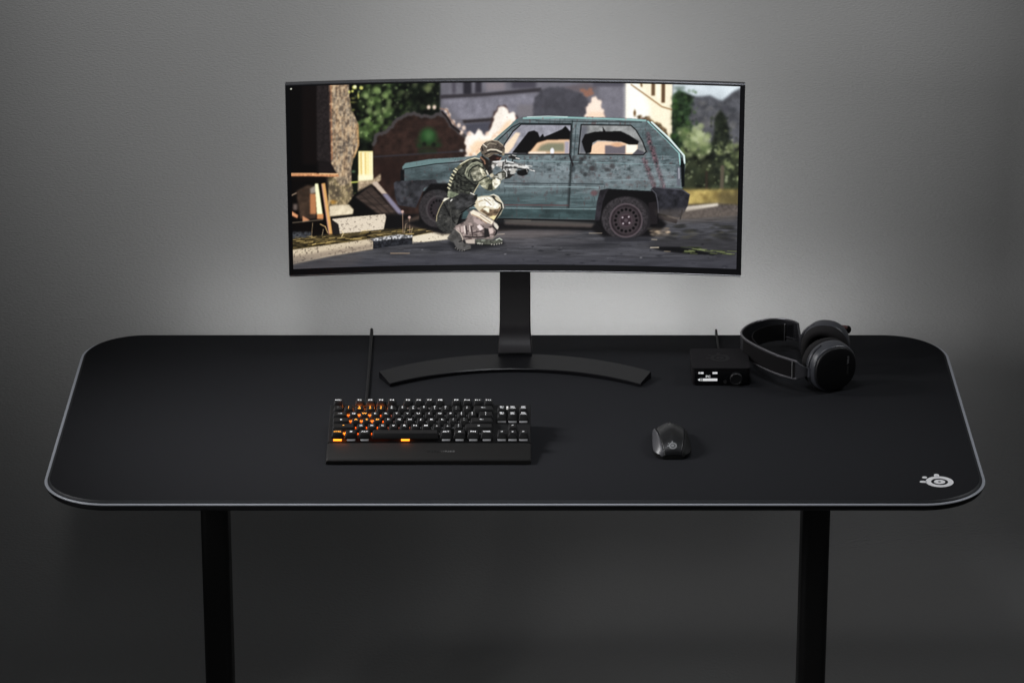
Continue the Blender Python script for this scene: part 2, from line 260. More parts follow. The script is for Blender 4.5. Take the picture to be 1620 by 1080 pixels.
    poly([(812, 240), (826, 222), (838, 207), (847, 205), (853, 208), (856, 216), (861, 210), (863, 215), (878, 209), (892, 203), (897, 198), (905, 207), (904, 220), (868, 222), (852, 228), (842, 241)], (15, 14, 14), .6)
    poly([(838, 241), (852, 224), (868, 219.5), (903, 219), (903, 241)], (238, 190, 150), 1); poly([(850, 238), (858, 228), (870, 224), (896, 224), (896, 238)], (134, 134, 110), 2); ell(876, 237, 3, 4.5, (240, 240, 252), .8); rect(896, 222, 903, 241, (164, 158, 172), 1.2); rect(838, 238, 866, 242, (250, 220, 196), 1)
    line(w1+[w1[0]], 1.8, (28, 32, 34), .5)
    w2 = [(922, 196), (1001, 197), (1009, 204), (1020, 222), (1026, 238), (1021, 243), (917.5, 242)]
    poly(w2, (142, 144, 144), .5, tex=N_med, amp=.25); rect(920, 198, 932, 240, (108, 110, 118), 2)
    poly([(939, 229), (948, 222), (960, 222), (993, 224), (1012, 224), (1012, 234), (1003, 242), (936, 242)], (248, 200, 164), .8)
    rect(960, 228, 993, 242, (112, 106, 114), 1.2); rect(994, 226, 1011, 240, (255, 250, 226), 1); ell(980, 227, 9, 3.5, (224, 170, 132), 1)
    poly([(923, 222), (928, 211), (944, 207), (957, 206.5), (956, 199), (961, 206.5), (985, 206), (1000, 213), (1014, 222), (1012, 227), (998, 227), (985, 222), (948, 220), (940, 224), (938, 239), (930, 241), (926, 232)], (17, 16, 16), .6)
    poly([(1004, 242), (1012, 234), (1024, 239), (1020, 243)], (90, 88, 96), .8)
    line(w2+[w2[0]], 1.8, (28, 31, 33), .5)
    line([(908, 190), (906, 243), (905, 286), (903, 326)], 1.5, (46, 56, 58), .7); line([(914, 196), (911, 243)], 1, (60, 76, 80), .5)
    line([(830, 186), (900, 185), (1000, 188), (1024, 189.5)], 2.6, (136, 178, 176), .7); line([(836, 184), (870, 183), (900, 184)], 1.2, (200, 226, 222), .5); line([(850, 190.5), (1018, 192)], 1.2, (44, 54, 56), .5)
    line([(757, 243), (782, 221), (803, 203), (820, 189)], 2, (84, 118, 120), .7); line([(764, 243), (790, 220), (812, 200), (824, 194), (906, 194)], 1.6, (32, 44, 48), .6)
    line([(1028, 191), (1058, 219), (1078, 240), (1080, 258)], 1.8, (150, 206, 204), .6); line([(1032, 193), (1060, 220), (1082, 242)], 1.4, (30, 40, 42), .5); line([(1034, 192), (1062, 217), (1086, 244), (1087, 256)], 2.4, (214, 246, 240), .6)
    poly([(1082, 246), (1087, 258), (1087, 292), (1083, 294), (1080, 262)], (16, 22, 24), .8); rect(1075, 262, 1081, 292, (104, 108, 118), 1); line([(1078, 264), (1078.5, 280)], 1.2, (180, 180, 190), .4)
    line([(765, 251), (905, 253.5), (1072, 259)], 1.1, (132, 158, 162), .5, a=.9); line([(800, 287), (905, 288), (958, 289)], 1.4, (58, 68, 72), .9); line([(800, 292), (905, 293), (950, 294)], 1.6, (142, 164, 168), .7, a=.8); line([(960, 284), (1010, 281), (1060, 286)], 1.5, (136, 156, 162), 1, a=.6)
    line([(904, 244), (909, 258), (908, 268)], 2.4, (40, 36, 40), .8); ell(910, 265, 3, 5, (70, 80, 84), 1)
    for P in ([(1031, 222), (1036, 240), (1044, 262), (1054, 292)], [(1022, 250), (1032, 275), (1038, 292)], [(1036, 232), (1042, 252)], [(1028, 210), (1031, 224)]): line(P, 6.5, (100, 62, 70), 3.5, a=.42, tex=N_fine, amp=.9)
    line([(770, 321), (902, 322)], 1.6, (120, 62, 62), 1, a=.6); ell(943, 303, 5, 4, (120, 80, 84), 1.5, .7); scatter(30, 915, 248, 985, 275, 1.5, 4, [(52, 54, 56), (70, 66, 68)], 1.2, .55); scatter(14, 770, 244, 1040, 250, 1, 3, [(96, 58, 58), (58, 50, 52)], .8, .6)
    scatter(8, 780, 183, 1020, 187, .8, 1.6, [(196, 120, 120), (150, 100, 100)], .5, .6)
    # --- road details, puddle
    for _ in range(90):
        x = rng.uniform(590, 1172); y = rng.uniform(374, 426); line([(x, y), (x+rng.uniform(4, 24), y+rng.uniform(-.4, .6))], rng.uniform(.7, 1.6), [(50, 50, 57), (94, 94, 102), (64, 64, 72)][rng.integers(3)], .6, a=rng.uniform(.3, .8))
    poly([(740, 364), (800, 360), (900, 362), (930, 366), (840, 374), (740, 374)], (118, 108, 106), 3, a=.6); line([(760, 370), (800, 367)], 1.2, (190, 174, 156), .5, a=.7); line([(936, 366), (956, 366)], 1.2, (150, 138, 124), 1)
    poly([(1030, 358), (1062, 360), (1066, 370), (1040, 372)], (140, 124, 106), 3, a=.6); scatter(16, 1032, 358, 1064, 370, .8, 2, [(206, 180, 150), (120, 108, 96), (60, 58, 56)], .6, .8, 2.2)
    scatter(40, 1050, 352, 1172, 378, 1, 3, [(54, 54, 48), (40, 40, 38), (96, 92, 78)], .8, .6, 3); poly([(1038, 374), (1170, 372), (1172, 400), (1080, 398), (1030, 386)], (58, 57, 60), 5, a=.6)
    poly([(1032, 388), (1080, 388), (1150, 402), (1100, 400), (1050, 394)], (20, 20, 22), 1.2)
    for _ in range(40):
        x = rng.uniform(1080, 1160); y = 388+(x-1080)*.1+rng.uniform(-3, 9); line([(x, y), (x+rng.uniform(6, 18), y+.8)], 1.4, [(112, 122, 72), (140, 150, 96), (64, 72, 44), (30, 32, 28)][rng.integers(4)], .6, a=.7)
    line([(1034, 389), (1047, 389)], 1.4, (206, 192, 172), .7); line([(1056, 395), (1066, 395.5)], 1, (150, 136, 116), .6); line([(1036, 376), (1044, 376.5)], 1.2, (160, 148, 132), .8)
    scatter(26, 640, 384, 1160, 422, .5, 1.1, [(150, 148, 150), (30, 30, 34), (34, 34, 38)], .3, .8, 1.8); scatter(16, 640, 390, 1160, 424, .8, 1.6, [(34, 34, 40)], .4, .8, 3); line([(618, 398), (648, 398)], 1.2, (164, 140, 116), .5)
    poly([(450, 408), (1182, 408), (1182, 436), (450, 436)], (62, 63, 72), 5, a=.3)
    for P, c, a in (([(700, 376), (840, 372), (960, 378), (900, 386), (740, 386)], (104, 100, 104), .35), ([(880, 392), (1010, 388), (1060, 396), (960, 402)], (92, 92, 100), .4), ([(560, 408), (760, 396), (900, 402), (700, 420)], (88, 88, 96), .35), ([(640, 388), (720, 380), (830, 384), (700, 394)], (40, 40, 46), .5), ([(840, 382), (960, 380), (1030, 386), (930, 390)], (46, 46, 52), .55), ([(1040, 330), (1110, 326), (1170, 330), (1172, 346), (1060, 350)], (112, 102, 94), .5)): poly(P, c, 3.5, a=a)
    # --- crouching soldier
    A = lambda *L: Z(L, 9, 680, 210)
    B = lambda *L: Z(L, 9.82, 680, 290)
    cam = noise(3.2, 3.2, 61, 2); fold = noise(7, 5, 62, 3)
    def camo(P, base, lo, hi, k=.75, soft=.25):
        poly(P, base, soft); s, m = pmask(P, soft)
        put(s, m*np.clip(fold[s]*5-.3, 0, 1)*k, hi); put(s, m*np.clip(-fold[s]*5-.3, 0, 1)*k, lo)
        put(s, m*np.clip(cam[s]*4-.5, 0, 1)*k*.6, hi); put(s, m*np.clip(-cam[s]*4-.5, 0, 1)*k*.6, lo)
    poly(B((280, 880), (500, 830), (1150, 860), (1200, 920), (700, 1010), (400, 1020)), (36, 36, 40), 2, a=.85)
    poly(B((560, 850), (715, 825), (720, 910), (580, 905)), (190, 176, 164), .5)
    # far boot and far thigh
    camo(B((715, 840), (860, 840), (1000, 860), (1090, 815), (1140, 840), (1150, 895), (960, 925), (740, 915)), (98, 100, 90), (56, 56, 50), (150, 156, 142))
    line(B((1050, 850), (1100, 825), (1140, 850)), 1.3, (210, 216, 200), .4)
    line(B((730, 915), (850, 925), (960, 930), (1150, 905)), 1.6, (22, 22, 22), .5)
    for x, y in ((765, 905), (795, 910), (830, 912), (980, 918), (1020, 922), (1060, 916), (1100, 910), (1135, 900)): ell(680+x/9.82, 290+y/9.82, .85, .8, (222, 216, 204), .3)
    poly(B((740, 190), (830, 170), (940, 165), (1000, 145), (1080, 175), (1150, 280), (1165, 350), (1120, 450), (1040, 545), (930, 500), (790, 430), (700, 320)), (206, 192, 162), .3)
    poly(B((750, 200), (900, 175), (1010, 200), (1060, 260), (1110, 320), (1080, 370), (950, 340), (880, 320), (780, 330)), (246, 238, 216), .6, tex=cam, amp=.25)
    poly(B((790, 400), (850, 350), (880, 330), (935, 430), (940, 370), (1000, 380), (1070, 370), (1110, 330), (1120, 380), (1070, 450), (1030, 490), (930, 490), (860, 440)), (116, 96, 76), .7, tex=cam, amp=.5)
    poly(B((835, 365), (885, 345), (940, 360), (930, 430), (890, 400)), (255, 246, 214), .5); poly(B((940, 500), (1000, 470), (1055, 480), (1020, 545)), (246, 222, 158), .5)
    line(B((860, 220), (920, 260), (970, 310)), 1.2, (120, 98, 70), .4); line(B((900, 205), (960, 240)), .9, (160, 136, 96), .4); line(B((770, 260), (840, 235)), 1, (170, 140, 96), .4)
    line(B((1000, 190), (1050, 250), (1130, 290), (1140, 360), (1090, 450), (1030, 540)), 2.6, (38, 37, 34), .5); line(B((950, 165), (1010, 145), (1080, 180), (1150, 285), (1162, 350)), 1.2, (232, 228, 210), .4); poly(B((940, 170), (1010, 160), (1050, 190), (1000, 200)), (50, 50, 46), .4)
    # pouches and seat
    camo(B((290, 160), (330, 130), (440, 110), (470, 160), (380, 230), (300, 230)), (112, 122, 100), (70, 76, 62), (160, 168, 140))
    camo(B((210, 250), (330, 195), (420, 120), (560, 90), (690, 110), (755, 200), (700, 300), (560, 400), (480, 470), (420, 640), (330, 740), (230, 740), (150, 680), (100, 600), (110, 480), (150, 360)), (62, 62, 60), (34, 34, 33), (98, 97, 92))
    poly(B((360, 210), (520, 110), (660, 120), (740, 220), (650, 310), (520, 390), (420, 380)), (60, 60, 61), .5, tex=fold, amp=.6)
    line(B((290, 205), (215, 255), (160, 360), (115, 480), (110, 560)), 1, (196, 182, 142), .35); line(B((225, 280), (300, 440), (400, 590)), 1.2, (22, 22, 22), .4); line(B((330, 400), (350, 560), (330, 700)), 1.6, (78, 77, 74), .6); line(B((500, 430), (620, 350), (720, 290)), 1.3, (18, 18, 18), .4)
    poly(B((205, 250), (240, 200), (325, 200), (230, 250)), (246, 238, 214), .4); line(B((335, 245), (355, 225)), 1.6, (236, 232, 222), .3); line(B((240, 640), (310, 720)), 2, (66, 65, 62), .7)
    # near leg
    poly(B((400, 640), (560, 560), (600, 470), (640, 400), (720, 380), (1000, 540), (1085, 640), (1060, 740), (990, 830), (760, 830), (560, 850), (500, 820)), (136, 122, 118), .3)
    s, m = pmask(B((400, 640), (560, 560), (600, 470), (640, 400), (720, 380), (1000, 540), (1085, 640), (1060, 740), (990, 830), (760, 830), (560, 850), (500, 820)), .3); put(s, m*np.clip(fold[s]*5-.1, 0, 1)*.8, (176, 156, 150)); put(s, m*np.clip(-cam[s]*5-.4, 0, 1)*.7, (66, 54, 52))
    poly(B((640, 420), (690, 385), (780, 430), (900, 500), (1010, 560), (980, 610), (860, 560), (760, 500), (660, 460)), (240, 226, 200), .5); line(B((670, 455), (780, 500), (900, 590)), 1.1, (170, 130, 100), .5); line(B((800, 470), (960, 580)), 1, (150, 120, 96), .4)
    poly(B((690, 520), (780, 530), (840, 600), (760, 610), (700, 570)), (176, 156, 152), .7); poly(B((740, 640), (790, 610), (850, 670), (800, 710)), (236, 216, 212), .6); poly(B((380, 670), (470, 645), (560, 630), (570, 720), (480, 740), (420, 710)), (186, 166, 160), .6)
    line(B((480, 650), (490, 740)), 1, (90, 76, 74), .4); line(B((550, 635), (560, 740)), 1.6, (230, 214, 204), .4); line(B((575, 640), (590, 760)), 2.4, (70, 60, 62), .6); line(B((630, 630), (640, 720)), 1.4, (216, 198, 190), .4); line(B((655, 640), (680, 780)), 2, (74, 62, 62), .6)
    poly(B((860, 660), (930, 680), (950, 800), (860, 820)), (44, 40, 40), .6); poly(B((930, 670), (990, 660), (1010, 740), (950, 760)), (206, 184, 176), .7); line(B((1000, 640), (1060, 700), (1040, 780)), 2.6, (34, 32, 34), .6)
    poly(B((1010, 570), (1060, 600), (1088, 650), (1070, 690), (1020, 640)), (214, 206, 190), .6); line(B((690, 740), (860, 700)), 2, (84, 72, 72), .7); line(B((560, 800), (760, 810), (860, 800)), 2.4, (64, 56, 56), .8)
    line(B((860, 830), (990, 840), (1060, 770)), 2, (122, 116, 108), .6)
    # near boot
    poly(B((278, 820), (340, 740), (380, 680), (420, 680), (500, 740), (530, 810), (540, 870), (600, 920), (650, 930), (655, 980), (610, 1015), (520, 1010), (430, 990), (390, 900), (330, 870)), (84, 82, 80), .3, tex=fold, amp=.35)
    poly(B((370, 860), (420, 850), (470, 940), (540, 970), (600, 920), (650, 940), (560, 1000), (440, 985)), (96, 94, 93), .5); line(B((420, 690), (490, 750), (525, 830), (520, 870)), 1.3, (214, 196, 180), .4); line(B((395, 960), (440, 1005), (540, 1022), (640, 1000)), 1.5, (20, 20, 21), .4); line(B((470, 880), (520, 860), (560, 900)), 1.5, (38, 36, 37), .5)
    for x, y in ((408, 975), (440, 998), (478, 1012), (515, 1018), (550, 1010)): ell(680+x/9.82, 290+y/9.82, .7, .7, (170, 164, 158), .3)
    # torso
    poly(A((255, 870), (270, 800), (280, 700), (310, 590), (370, 490), (450, 420), (540, 360), (640, 335), (720, 350), (790, 430), (830, 560), (800, 640), (720, 700), (660, 800), (600, 860), (450, 830), (300, 900)), (62, 64, 57), .3, tex=cam, amp=.7)
    poly(A((370, 495), (450, 420), (550, 360), (640, 335), (700, 345), (620, 370), (540, 400), (450, 470), (400, 520)), (124, 122, 98), .5, tex=fold, amp=.5); line(A((440, 430), (540, 372), (650, 338), (720, 352)), 1.3, (226, 220, 190), .4); line(A((470, 450), (580, 370), (690, 365), (770, 440)), 1.4, (40, 40, 34), .4)
    for x, y, w_ in ((365, 530, 2.2), (385, 498, 1.4), (338, 578, 1.6), (318, 625, 2.2), (305, 668, 1.8), (290, 715, 2), (278, 765, 1.6)): line(A((x-14, y-10), (x+14, y+10)), w_, (238, 226, 184), .35)
    for y in (560, 620, 680, 740): line(A((400, y), (480, y+50), (560, y+60)), 1.2, (24, 25, 23), .5)
    line(A((430, 660), (440, 830)), 1.2, (64, 65, 60), .5); line(A((520, 620), (640, 720), (690, 720)), 1.4, (22, 22, 21), .5)
    camo(A((270, 800), (380, 830), (430, 850), (330, 900), (255, 880)), (116, 124, 102), (76, 84, 66), (166, 172, 144))
    line(A((720, 690), (660, 790), (630, 850)), 1.2, (206, 196, 160), .4); line(A((590, 830), (650, 860)), 1.3, (230, 226, 214), .35); poly(A((640, 870), (690, 850), (680, 930), (640, 920)), (30, 32, 28), .4)
    # shoulder pad, sleeve and forearm
    poly(A((510, 560), (530, 480), (600, 410), (680, 390), (760, 430), (800, 520), (690, 450), (610, 480), (580, 560), (590, 650), (540, 620)), (112, 114, 98), .3, tex=cam, amp=.5); line(A((515, 560), (540, 480), (610, 415), (690, 395), (760, 430)), 1.2, (176, 176, 150), .4); line(A((560, 600), (575, 520), (620, 470), (700, 440), (780, 490)), 1.5, (30, 31, 27), .45)
    camo(A((595, 560), (610, 490), (700, 450), (770, 500), (830, 590), (720, 660), (640, 660)), (138, 136, 118), (76, 78, 64), (218, 214, 190), .8)
    poly(A((720, 470), (770, 500), (825, 590), (770, 600), (740, 540)), (226, 218, 186), .8, tex=cam, amp=.6)
    camo(A((700, 680), (840, 600), (880, 640), (930, 620), (1010, 630), (1025, 690), (960, 770), (880, 805), (800, 780), (740, 730)), (142, 142, 118), (54, 58, 44), (226, 222, 192), .85)
    poly(A((905, 660), (960, 620), (1015, 650), (1015, 700), (950, 765), (915, 740)), (238, 228, 200), .6, tex=cam, amp=.5); line(A((705, 675), (790, 620), (850, 600)), 1.3, (40, 42, 34), .4); poly(A((850, 720), (900, 690), (915, 790), (830, 795)), (58, 60, 48), .7); line(A((860, 610), (890, 680), (905, 740)), 1.2, (84, 84, 66), .4)
    # head
    poly(A((730, 340), (760, 300), (850, 370), (900, 400), (890, 540), (850, 580), (800, 480), (760, 410)), (44, 38, 32), .4); line(A((735, 330), (790, 380), (800, 420)), 2.4, (142, 106, 84), .6); poly(A((850, 360), (900, 385), (910, 540), (870, 590), (840, 560)), (50, 48, 46), .4, tex=cam, amp=.5)
    poly(A((840, 330), (930, 290), (1035, 320), (1020, 370), (950, 390), (880, 380)), (46, 30, 26), .35); ell(680+985/9, 210+345/9, 3, 1.8, (98, 58, 46), .6); line(A((1010, 375), (1030, 340)), 1, (206, 160, 136), .35); line(A((820, 520), (845, 570)), 1.8, (232, 222, 200), .35)
    hel = A((725, 215), (760, 150), (820, 105), (900, 88), (980, 100), (1050, 150), (1085, 200), (1085, 260), (1050, 310), (1020, 290), (930, 285), (850, 335), (800, 325), (745, 270))
    camo(hel, (104, 94, 84), (58, 51, 46), (152, 140, 122), .7); line(A((835, 235), (880, 220), (960, 225), (1040, 260)), 1.6, (238, 224, 200), .35); line(A((790, 290), (870, 255), (950, 250), (1050, 285)), 2.2, (46, 42, 36), .4); line(A((770, 145), (825, 190)), 1.2, (236, 226, 206), .3); line(A((820, 108), (900, 90), (985, 105), (1060, 165)), 1, (186, 172, 148), .4); line(A((760, 270), (830, 325), (900, 280)), 1.6, (104, 94, 78), .4); line(A((830, 160), (870, 130), (960, 150)), 1.4, (150, 140, 122), .4); line(A((750, 180), (770, 240)), 1.8, (34, 30, 28), .4)
    ell(680+1062/9, 210+285/9, 2, 2.4, (150, 138, 116), .4)
    # hand and rifle
    poly(A((900, 400), (970, 385), (1090, 375), (1110, 400), (1250, 415), (1420, 460), (1440, 490), (1260, 490), (1250, 540), (1180, 580), (1100, 560), (1040, 500), (1000, 465), (930, 445)), (142, 141, 138), .3, tex=cam, amp=.9)
    camo(A((855, 580), (900, 550), (940, 580), (1000, 540), (1060, 520), (1120, 530), (1150, 590), (1060, 640), (1030, 660), (960, 620), (900, 630)), (92, 92, 82), (40, 40, 36), (206, 204, 192), .8)
    poly(A((870, 570), (910, 550), (930, 590), (890, 620)), (196, 186, 160), .4); poly(A((980, 560), (1040, 545), (1045, 640), (1000, 630)), (190, 188, 176), .5); poly(A((1110, 560), (1220, 570), (1160, 620), (1080, 640)), (40, 40, 38), .5)
    poly(A((900, 385), (965, 395), (950, 450), (905, 520), (890, 470)), (160, 156, 150), .4, tex=cam, amp=.8)
    poly(A((975, 400), (1060, 395), (1050, 460), (980, 450)), (196, 190, 184), .4); poly(A((1170, 500), (1250, 480), (1235, 550), (1180, 570)), (178, 176, 170), .4)
    line(A((920, 392), (1090, 382), (1250, 415), (1420, 455)), 1.4, (250, 248, 244), .3); line(A((1060, 400), (1050, 500)), 1.6, (40, 40, 40), .3); line(A((1090, 470), (1180, 470), (1380, 500)), 1.5, (26, 26, 26), .3); line(A((1100, 440), (1240, 445), (1400, 475)), 1.2, (232, 230, 226), .3); line(A((1070, 500), (1110, 545), (1110, 600)), 1.4, (214, 212, 206), .3); line(A((1130, 500), (1150, 560)), 1.5, (40, 40, 40), .3)
    line(A((1220, 410), (1370, 440)), 2, (118, 118, 118), .3)
    poly(A((1255, 545), (1270, 515), (1370, 505), (1400, 480), (1425, 520), (1405, 575), (1330, 592), (1270, 575)), (18, 18, 18), .3); line(A((1395, 490), (1410, 540)), 1, (170, 170, 168), .3)
    line(A((1420, 450), (1475, 458)), 1.1, (204, 202, 198), .3); line(A((1400, 470), (1510, 525)), 1.4, (228, 226, 222), .3); line(A((1440, 490), (1490, 510)), .9, (40, 40, 40), .3); line(A((1440, 505), (1480, 520)), 1, (206, 204, 200), .3)
    poly(A((1130, 315), (1190, 300), (1240, 320), (1295, 345), (1280, 365), (1210, 355), (1140, 340)), (40, 39, 39), .3); ell(680+1155/9, 210+320/9, 2, 1.6, (52, 50, 50), .3); line(A((1190, 298), (1240, 312)), 1.1, (206, 202, 198), .3); line(A((1245, 340), (1290, 352)), 1.6, (220, 216, 212), .3); line(A((1135, 312), (1160, 306)), .9, (190, 186, 180), .3); line(A((1200, 355), (1190, 385)), 1.8, (46, 46, 46), .3); line(A((1075, 365), (1110, 370)), 1.3, (216, 212, 208), .3); line(A((1090, 370), (1095, 395)), 1.6, (36, 36, 36), .3)
    img[:] = .45*img+.55*blur(img, .5)
    ell(461, 140, 1.2, 1, (244, 246, 220), .3)
    poly([(456, 436), (456, 424), (700, 400), (1180, 404), (1180, 436)], (66, 66, 76), 8, a=.35)
    x = img/255; x = np.clip(x, 0, 1); img = 255*(x*.62+.38*x*x*(3-2*x)); L_ = img.mean(-1, keepdims=True); img = L_+(img-L_)*.80
    img += .55*(img-blur(img, 1.1)); img = np.clip(img, 0, 255)
    img += .12*blur(np.maximum(img-170, 0), 7)
    img *= (1+.03*noise(1.2, 1.2, 77, 1)[..., None]*2)
    img = np.clip(img, 0, 255)
    return img
# ================================================================ SCENE
import bpy, bmesh, math
from mathutils import Vector, Matrix
SC = bpy.context.scene; COL = SC.collection
PI = math.pi
def R(d): return math.radians(d)
# ---------------------------------------------------------------- materials
def mat(name, col, rough=.5, metal=0., spec=.5, coat=0., bump=None, var=None, emit=None, estr=1., sheen=0.):
    m = bpy.data.materials.new(name); m.use_nodes = True; nt = m.node_tree; b = nt.nodes['Principled BSDF']
    b.inputs['Base Color'].default_value = (*col, 1); b.inputs['Roughness'].default_value = rough
    b.inputs['Metallic'].default_value = metal; b.inputs['Specular IOR Level'].default_value = spec
    b.inputs['Coat Weight'].default_value = coat; b.inputs['Sheen Weight'].default_value = sheen
    if emit: b.inputs['Emission Color'].default_value = (*emit, 1); b.inputs['Emission Strength'].default_value = estr
    tc = nt.nodes.new('ShaderNodeTexCoord')
    def nz(scale, sc3=(1, 1, 1), detail=3):
        mp = nt.nodes.new('ShaderNodeMapping'); mp.inputs['Scale'].default_value = sc3
        n = nt.nodes.new('ShaderNodeTexNoise'); n.inputs['Scale'].default_value = scale; n.inputs['Detail'].default_value = detail
        nt.links.new(tc.outputs['Object'], mp.inputs['Vector']); nt.links.new(mp.outputs['Vector'], n.inputs['Vector']); return n
    if var:                      # (scale, low factor, high factor) - mottled colour of the material itself
        n = nz(var[0]); r = nt.nodes.new('ShaderNodeValToRGB')
        r.color_ramp.elements[0].position = .3; r.color_ramp.elements[1].position = .7
        r.color_ramp.elements[0].color = (*[c*var[1] for c in col], 1); r.color_ramp.elements[1].color = (*[c*var[2] for c in col], 1)
        nt.links.new(n.outputs['Fac'], r.inputs['Fac']); nt.links.new(r.outputs['Color'], b.inputs['Base Color'])
        mr = nt.nodes.new('ShaderNodeMapRange'); mr.inputs['To Min'].default_value = rough*.9; mr.inputs['To Max'].default_value = min(1, rough*1.1)
        nt.links.new(n.outputs['Fac'], mr.inputs['Value']); nt.links.new(mr.outputs['Result'], b.inputs['Roughness'])
    if bump:                     # (scale, stretch, strength, distance)
        n = nz(bump[0], bump[1], 4); bp = nt.nodes.new('ShaderNodeBump')
        bp.inputs['Strength'].default_value = bump[2]; bp.inputs['Distance'].default_value = bump[3]
        nt.links.new(n.outputs['Fac'], bp.inputs['Height']); nt.links.new(bp.outputs['Normal'], b.inputs['Normal'])
    return m
M = {}
M['wall'] = mat('wall_plaster', (.50, .50, .495), .85, spec=.2, bump=(150, (1, 1, 2.2), .40, .0035), var=(2.5, .97, 1.03))
M['cloth'] = mat('mat_cloth', (.0128, .0133, .0154), .85, spec=.12, bump=(900, (1, 1, 1), .25, .0006), var=(260, .88, 1.12))
M['hem'] = mat('mat_hem', (.017, .019, .022), .5, spec=.35, bump=(700, (1, 1, 1), .2, .0004))
M['light_edge'] = mat('light_pipe', (.24, .255, .28), .34, spec=.5, emit=(.85, .89, 1.), estr=.075)
M['desk'] = mat('desk_black', (.006, .006, .007), .55, spec=.3)
M['leg'] = mat('leg_black', (.010, .010, .010), .45, spec=.35, var=(20, .9, 1.1))
M['print'] = mat('white_print', (.86, .86, .87), .6, spec=.2)
M['bezel'] = mat('bezel_black', (.012, .012, .014), .38, spec=.4)
M['shell'] = mat('monitor_shell', (.085, .087, .095), .36, metal=.75, spec=.5, var=(60, .95, 1.05))
M['trim'] = mat('monitor_trim', (.16, .16, .165), .3, metal=.9)
M['stand'] = mat('stand_metal', (.0125, .011, .0125), .42, metal=.0, spec=.25, var=(90, .9, 1.1))
M['base'] = mat('base_gloss', (.006, .006, .007), .26, spec=.25)
M['case'] = mat('keyboard_case', (.020, .0195, .0195), .42, spec=.4, var=(300, .92, 1.08), bump=(1500, (1, 1, 1), .06, .0003))
M['plate'] = mat('keyboard_plate', (.008, .008, .0085), .6, spec=.2)
M['rest'] = mat('wrist_rest', (.0095, .0091, .0088), .65, spec=.18, var=(400, .92, 1.08), bump=(1600, (1, 1, 1), .08, .0003))
M['key'] = mat('keycap', (.0065, .0065, .007), .48, spec=.35, var=(500, .9, 1.1))
M['legend'] = mat('legend_white', (.8, .8, .8), .5, emit=(.95, .97, 1.), estr=.34)
M['legend_dim'] = mat('legend_dim', (.3, .3, .3), .5, emit=(.9, .95, 1.), estr=.12)
M['legend_orange'] = mat('legend_orange', (.8, .3, .05), .5, emit=(1., .40, .03), estr=1.6)
M['switch'] = mat('switch_clear', (.62, .63, .66), .35, spec=.5, emit=(1, 1, 1), estr=.035)
M['switch_dark'] = mat('switch_dark', (.05, .05, .05), .4)
M['switch_lit'] = mat('switch_lit', (.5, .12, .02), .4, emit=(1., .20, .012), estr=4.5)
M['switch_glow'] = mat('switch_glow', (.4, .1, .02), .4, emit=(1., .12, .01), estr=2.2)
M['cable'] = mat('cable_black', (.007, .007, .008), .6, spec=.3)
M['mouse'] = mat('mouse_shell', (.0062, .0064, .0072), .38, spec=.33, var=(200, .93, 1.07))
M['mouse_side_lit'] = mat('mouse_side_lit', (.062, .062, .068), .36, spec=.6, bump=(1500, (1, 1, 1), .1, .0003))  # left panel: paler base colour paints in the light falling on it
M['rubber'] = mat('black_rubber', (.005, .005, .005), .7, spec=.2)
M['mlogo'] = mat('grey_print', (.20, .205, .21), .5)
M['box'] = mat('box_black', (.0105, .0098, .011), .8, spec=.12, var=(200, .93, 1.07))
M['gloss'] = mat('display_glass', (.004, .004, .005), .16, spec=.5)
M['disp'] = mat('display_white', (.6, .6, .6), .5, emit=(.97, .98, 1.), estr=.55)
M['knob'] = mat('knob_black', (.009, .009, .010), .4, spec=.4)
M['ring'] = mat('knob_ring', (.10, .10, .10), .3, metal=.8)
M['emboss'] = mat('embossed_mark', (.010, .010, .011), .35, spec=.5)
M['box_mark'] = mat('box_mark', (.0125, .012, .013), .65, spec=.15)
M['steel'] = mat('headband_steel', (.05, .05, .056), .34, metal=.5, spec=.5)
M['rim'] = mat('headband_rim', (.20, .195, .21), .34, metal=.8)
M['strap'] = mat('strap_fabric', (.0075, .007, .0075), .85, spec=.12, bump=(600, (1, 1, 4), .4, .0006))
M['buckle'] = mat('buckle_metal', (.42, .42, .43), .35, metal=.9)
M['cup'] = mat('cup_shell', (.036, .038, .046), .40, spec=.7, var=(120, .95, 1.05))
M['cup_plate'] = mat('cup_plate', (.0065, .0065, .0075), .5, spec=.35, var=(120, .95, 1.05))
M['cushion'] = mat('ear_cushion', (.018, .017, .0175), .8, spec=.15, bump=(700, (1, 1, 1), .3, .0006))
M['inner'] = mat('ear_inner', (.008, .006, .006), .9, spec=.1)
M['mic_red'] = mat('mic_accent', (.14, .055, .05), .5)
# ---------------------------------------------------------------- object helpers
def link(o, parent=None):
    COL.objects.link(o)
    if parent is not None: o.parent = parent
    return o
def tag(o, label, cat, group=None):
    o['label'] = label; o['category'] = cat
    if group: o['group'] = group
    return o
def thing(name, loc, label, cat, rot=(0, 0, 0), group=None):
    o = bpy.data.objects.new(name, None); o.empty_display_size = .02; o.location = loc; o.rotation_euler = rot
    return tag(link(o), label, cat, group)
def meshobj(name, bm, m, parent=None, smooth=True, loc=None, rot=None, angle=35):
    bmesh.ops.recalc_face_normals(bm, faces=bm.faces)
    for f in bm.faces: f.smooth = smooth
    if smooth:
        for e in bm.edges:
            if len(e.link_faces) == 2 and e.calc_face_angle(0) > R(angle): e.smooth = False
    me = bpy.data.meshes.new(name); bm.to_mesh(me); bm.free(); me.materials.append(M[m] if isinstance(m, str) else m)
    o = bpy.data.objects.new(name, me); link(o, parent)
    if loc is not None: o.location = loc
    if rot is not None: o.rotation_euler = rot
    return o
